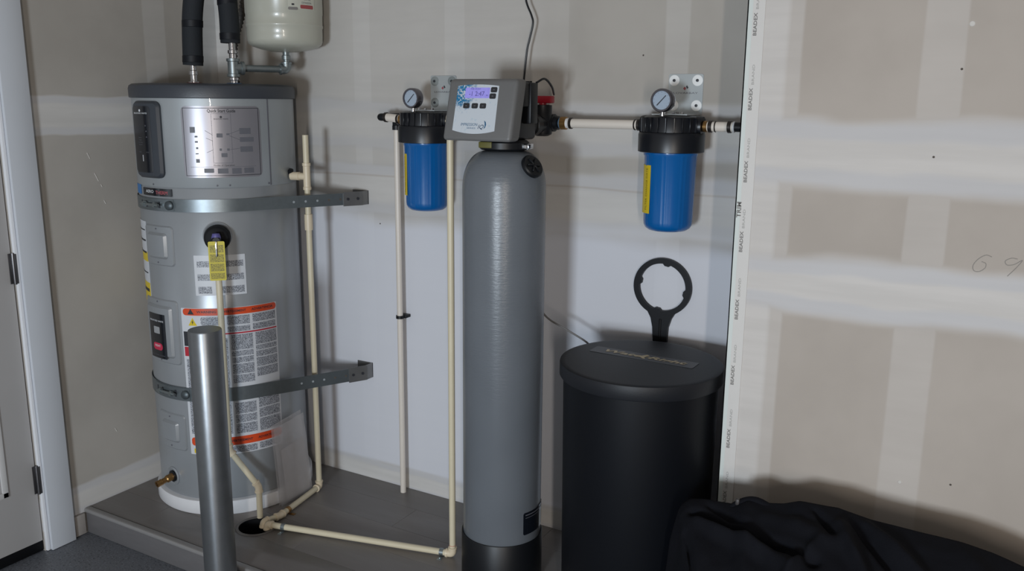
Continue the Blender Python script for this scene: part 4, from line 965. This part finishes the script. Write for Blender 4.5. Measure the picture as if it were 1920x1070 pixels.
folds = [((-0.64, 2.06), (-0.30, 1.93), 0.018, -0.028), ((-0.63, 2.03), (-0.36, 1.905), 0.026, 0.022), ((-0.60, 2.09), (-0.44, 2.0), 0.012, -0.014),
         ((-0.24, 2.08), (-0.10, 1.93), 0.016, -0.026), ((-0.27, 2.05), (-0.17, 1.90), 0.022, 0.024), ((-0.33, 2.09), (-0.28, 2.02), 0.012, -0.02),
         ((-0.21, 2.09), (-0.06, 1.96), 0.022, 0.018), ((-0.30, 1.99), (-0.36, 1.88), 0.02, 0.018), ((-0.45, 2.06), (-0.28, 2.0), 0.03, 0.012), ((0.0, 2.08), (0.12, 1.9), 0.04, 0.012), ((-0.67, 2.0), (-0.66, 1.86), 0.014, -0.02)]
vs = []; fs = []; NU, NV = 190, 90
for i in range(NU + 1):
    u = i / NU; x = -0.715 + 1.255 * u
    zr = interp(jk_pts, x); endl = min(1.0, (x + 0.702) / 0.03) ** 0.5 if x < -0.672 else 1.0
    for j in range(NV + 1):
        v = j / NV
        # cross section from behind the ridge, over the top, down the front
        if v < 0.2:
            k = v / 0.2; yy = 2.215 - 0.10 * k ** 0.6; zz = 0.0 + (zr - 0.0) * math.sin(k * math.pi / 2) ** 0.7
        elif v < 0.7:
            k = (v - 0.2) / 0.5; yy = 2.115 - 0.26 * k; zz = zr - 0.045 * k - 0.05 * k * k
        else:
            k = (v - 0.7) / 0.3; yy = 1.855 - 0.06 * math.sin(k * math.pi / 2); zz = (zr - 0.095) * (1 - k) + 0.001 * k
        xx = x + 0.55 * max(0.0, 2.1 - yy) * max(0.0, 1 - (x + 0.72) / 0.4)
        if x < -0.68:   # rounded left end folds under
            q = (x + 0.715) / 0.035
            zz *= 0.0 if q <= 0 else min(1, q) ** 0.35
            yy = 2.03 + (yy - 2.03) * (0.75 + 0.25 * min(1, q))
        amp = max(0.0, min(1.0, (v - 0.1) / 0.2)) * max(0.0, min(1.0, zz / 0.15))
        dz = 0.0
        for a, b, wd, h in folds:
            d_, t_ = seg_d((x, yy), a, b); dz += h * 1.15 * math.exp(-(d_ / (wd * 0.7)) ** 2) * (0.6 + 0.4 * math.sin(math.pi * t_))
        nz = noise.noise(Vector((x * 9, yy * 14, zz * 5))) * 0.007 + noise.noise(Vector((x * 26, yy * 30, 3 + zz * 12))) * 0.0025
        zz += amp * (dz + nz) * (1.0 if v < 0.7 else 0.6); yy -= amp * (dz * 0.25 + nz * 0.8)
        vs.append((xx + noise.noise(Vector((yy * 12, zz * 12, 9))) * 0.012, min(yy, YR - 0.006), max(zz, 0.001)))
for i in range(NU):
    for j in range(NV):
        a = i * (NV + 1) + j; fs.append((a, a + NV + 1, a + NV + 2, a + 1))
M_JACKET = mat('black_fabric', (21, 22, 27), 0.9, var=0.15, scale=300, bump=0.15, spec=0.1)
jk = M().add(vs, fs, True).build('jacket', M_JACKET, label='black jacket heaped in the foreground against the right wall', cat='jacket', angle=80)
md = jk.modifiers.new('cloth', 'SOLIDIFY'); md.thickness = 0.004; md.offset = -1
M().tube(spline([(-0.545, 2.105, 0.508), (-0.515, 2.115, 0.532), (-0.485, 2.118, 0.543), (-0.45, 2.112, 0.538), (-0.42, 2.105, 0.533)], 6), 0.012, 12).build('collar', M_JACKET, jk)
M().box((-0.531, 2.10, 0.527), (-0.52, 2.112, 0.545), 0.004, 2).build('cord_toggle', mat('toggle_grey', (62, 58, 58), 0.5), jk)
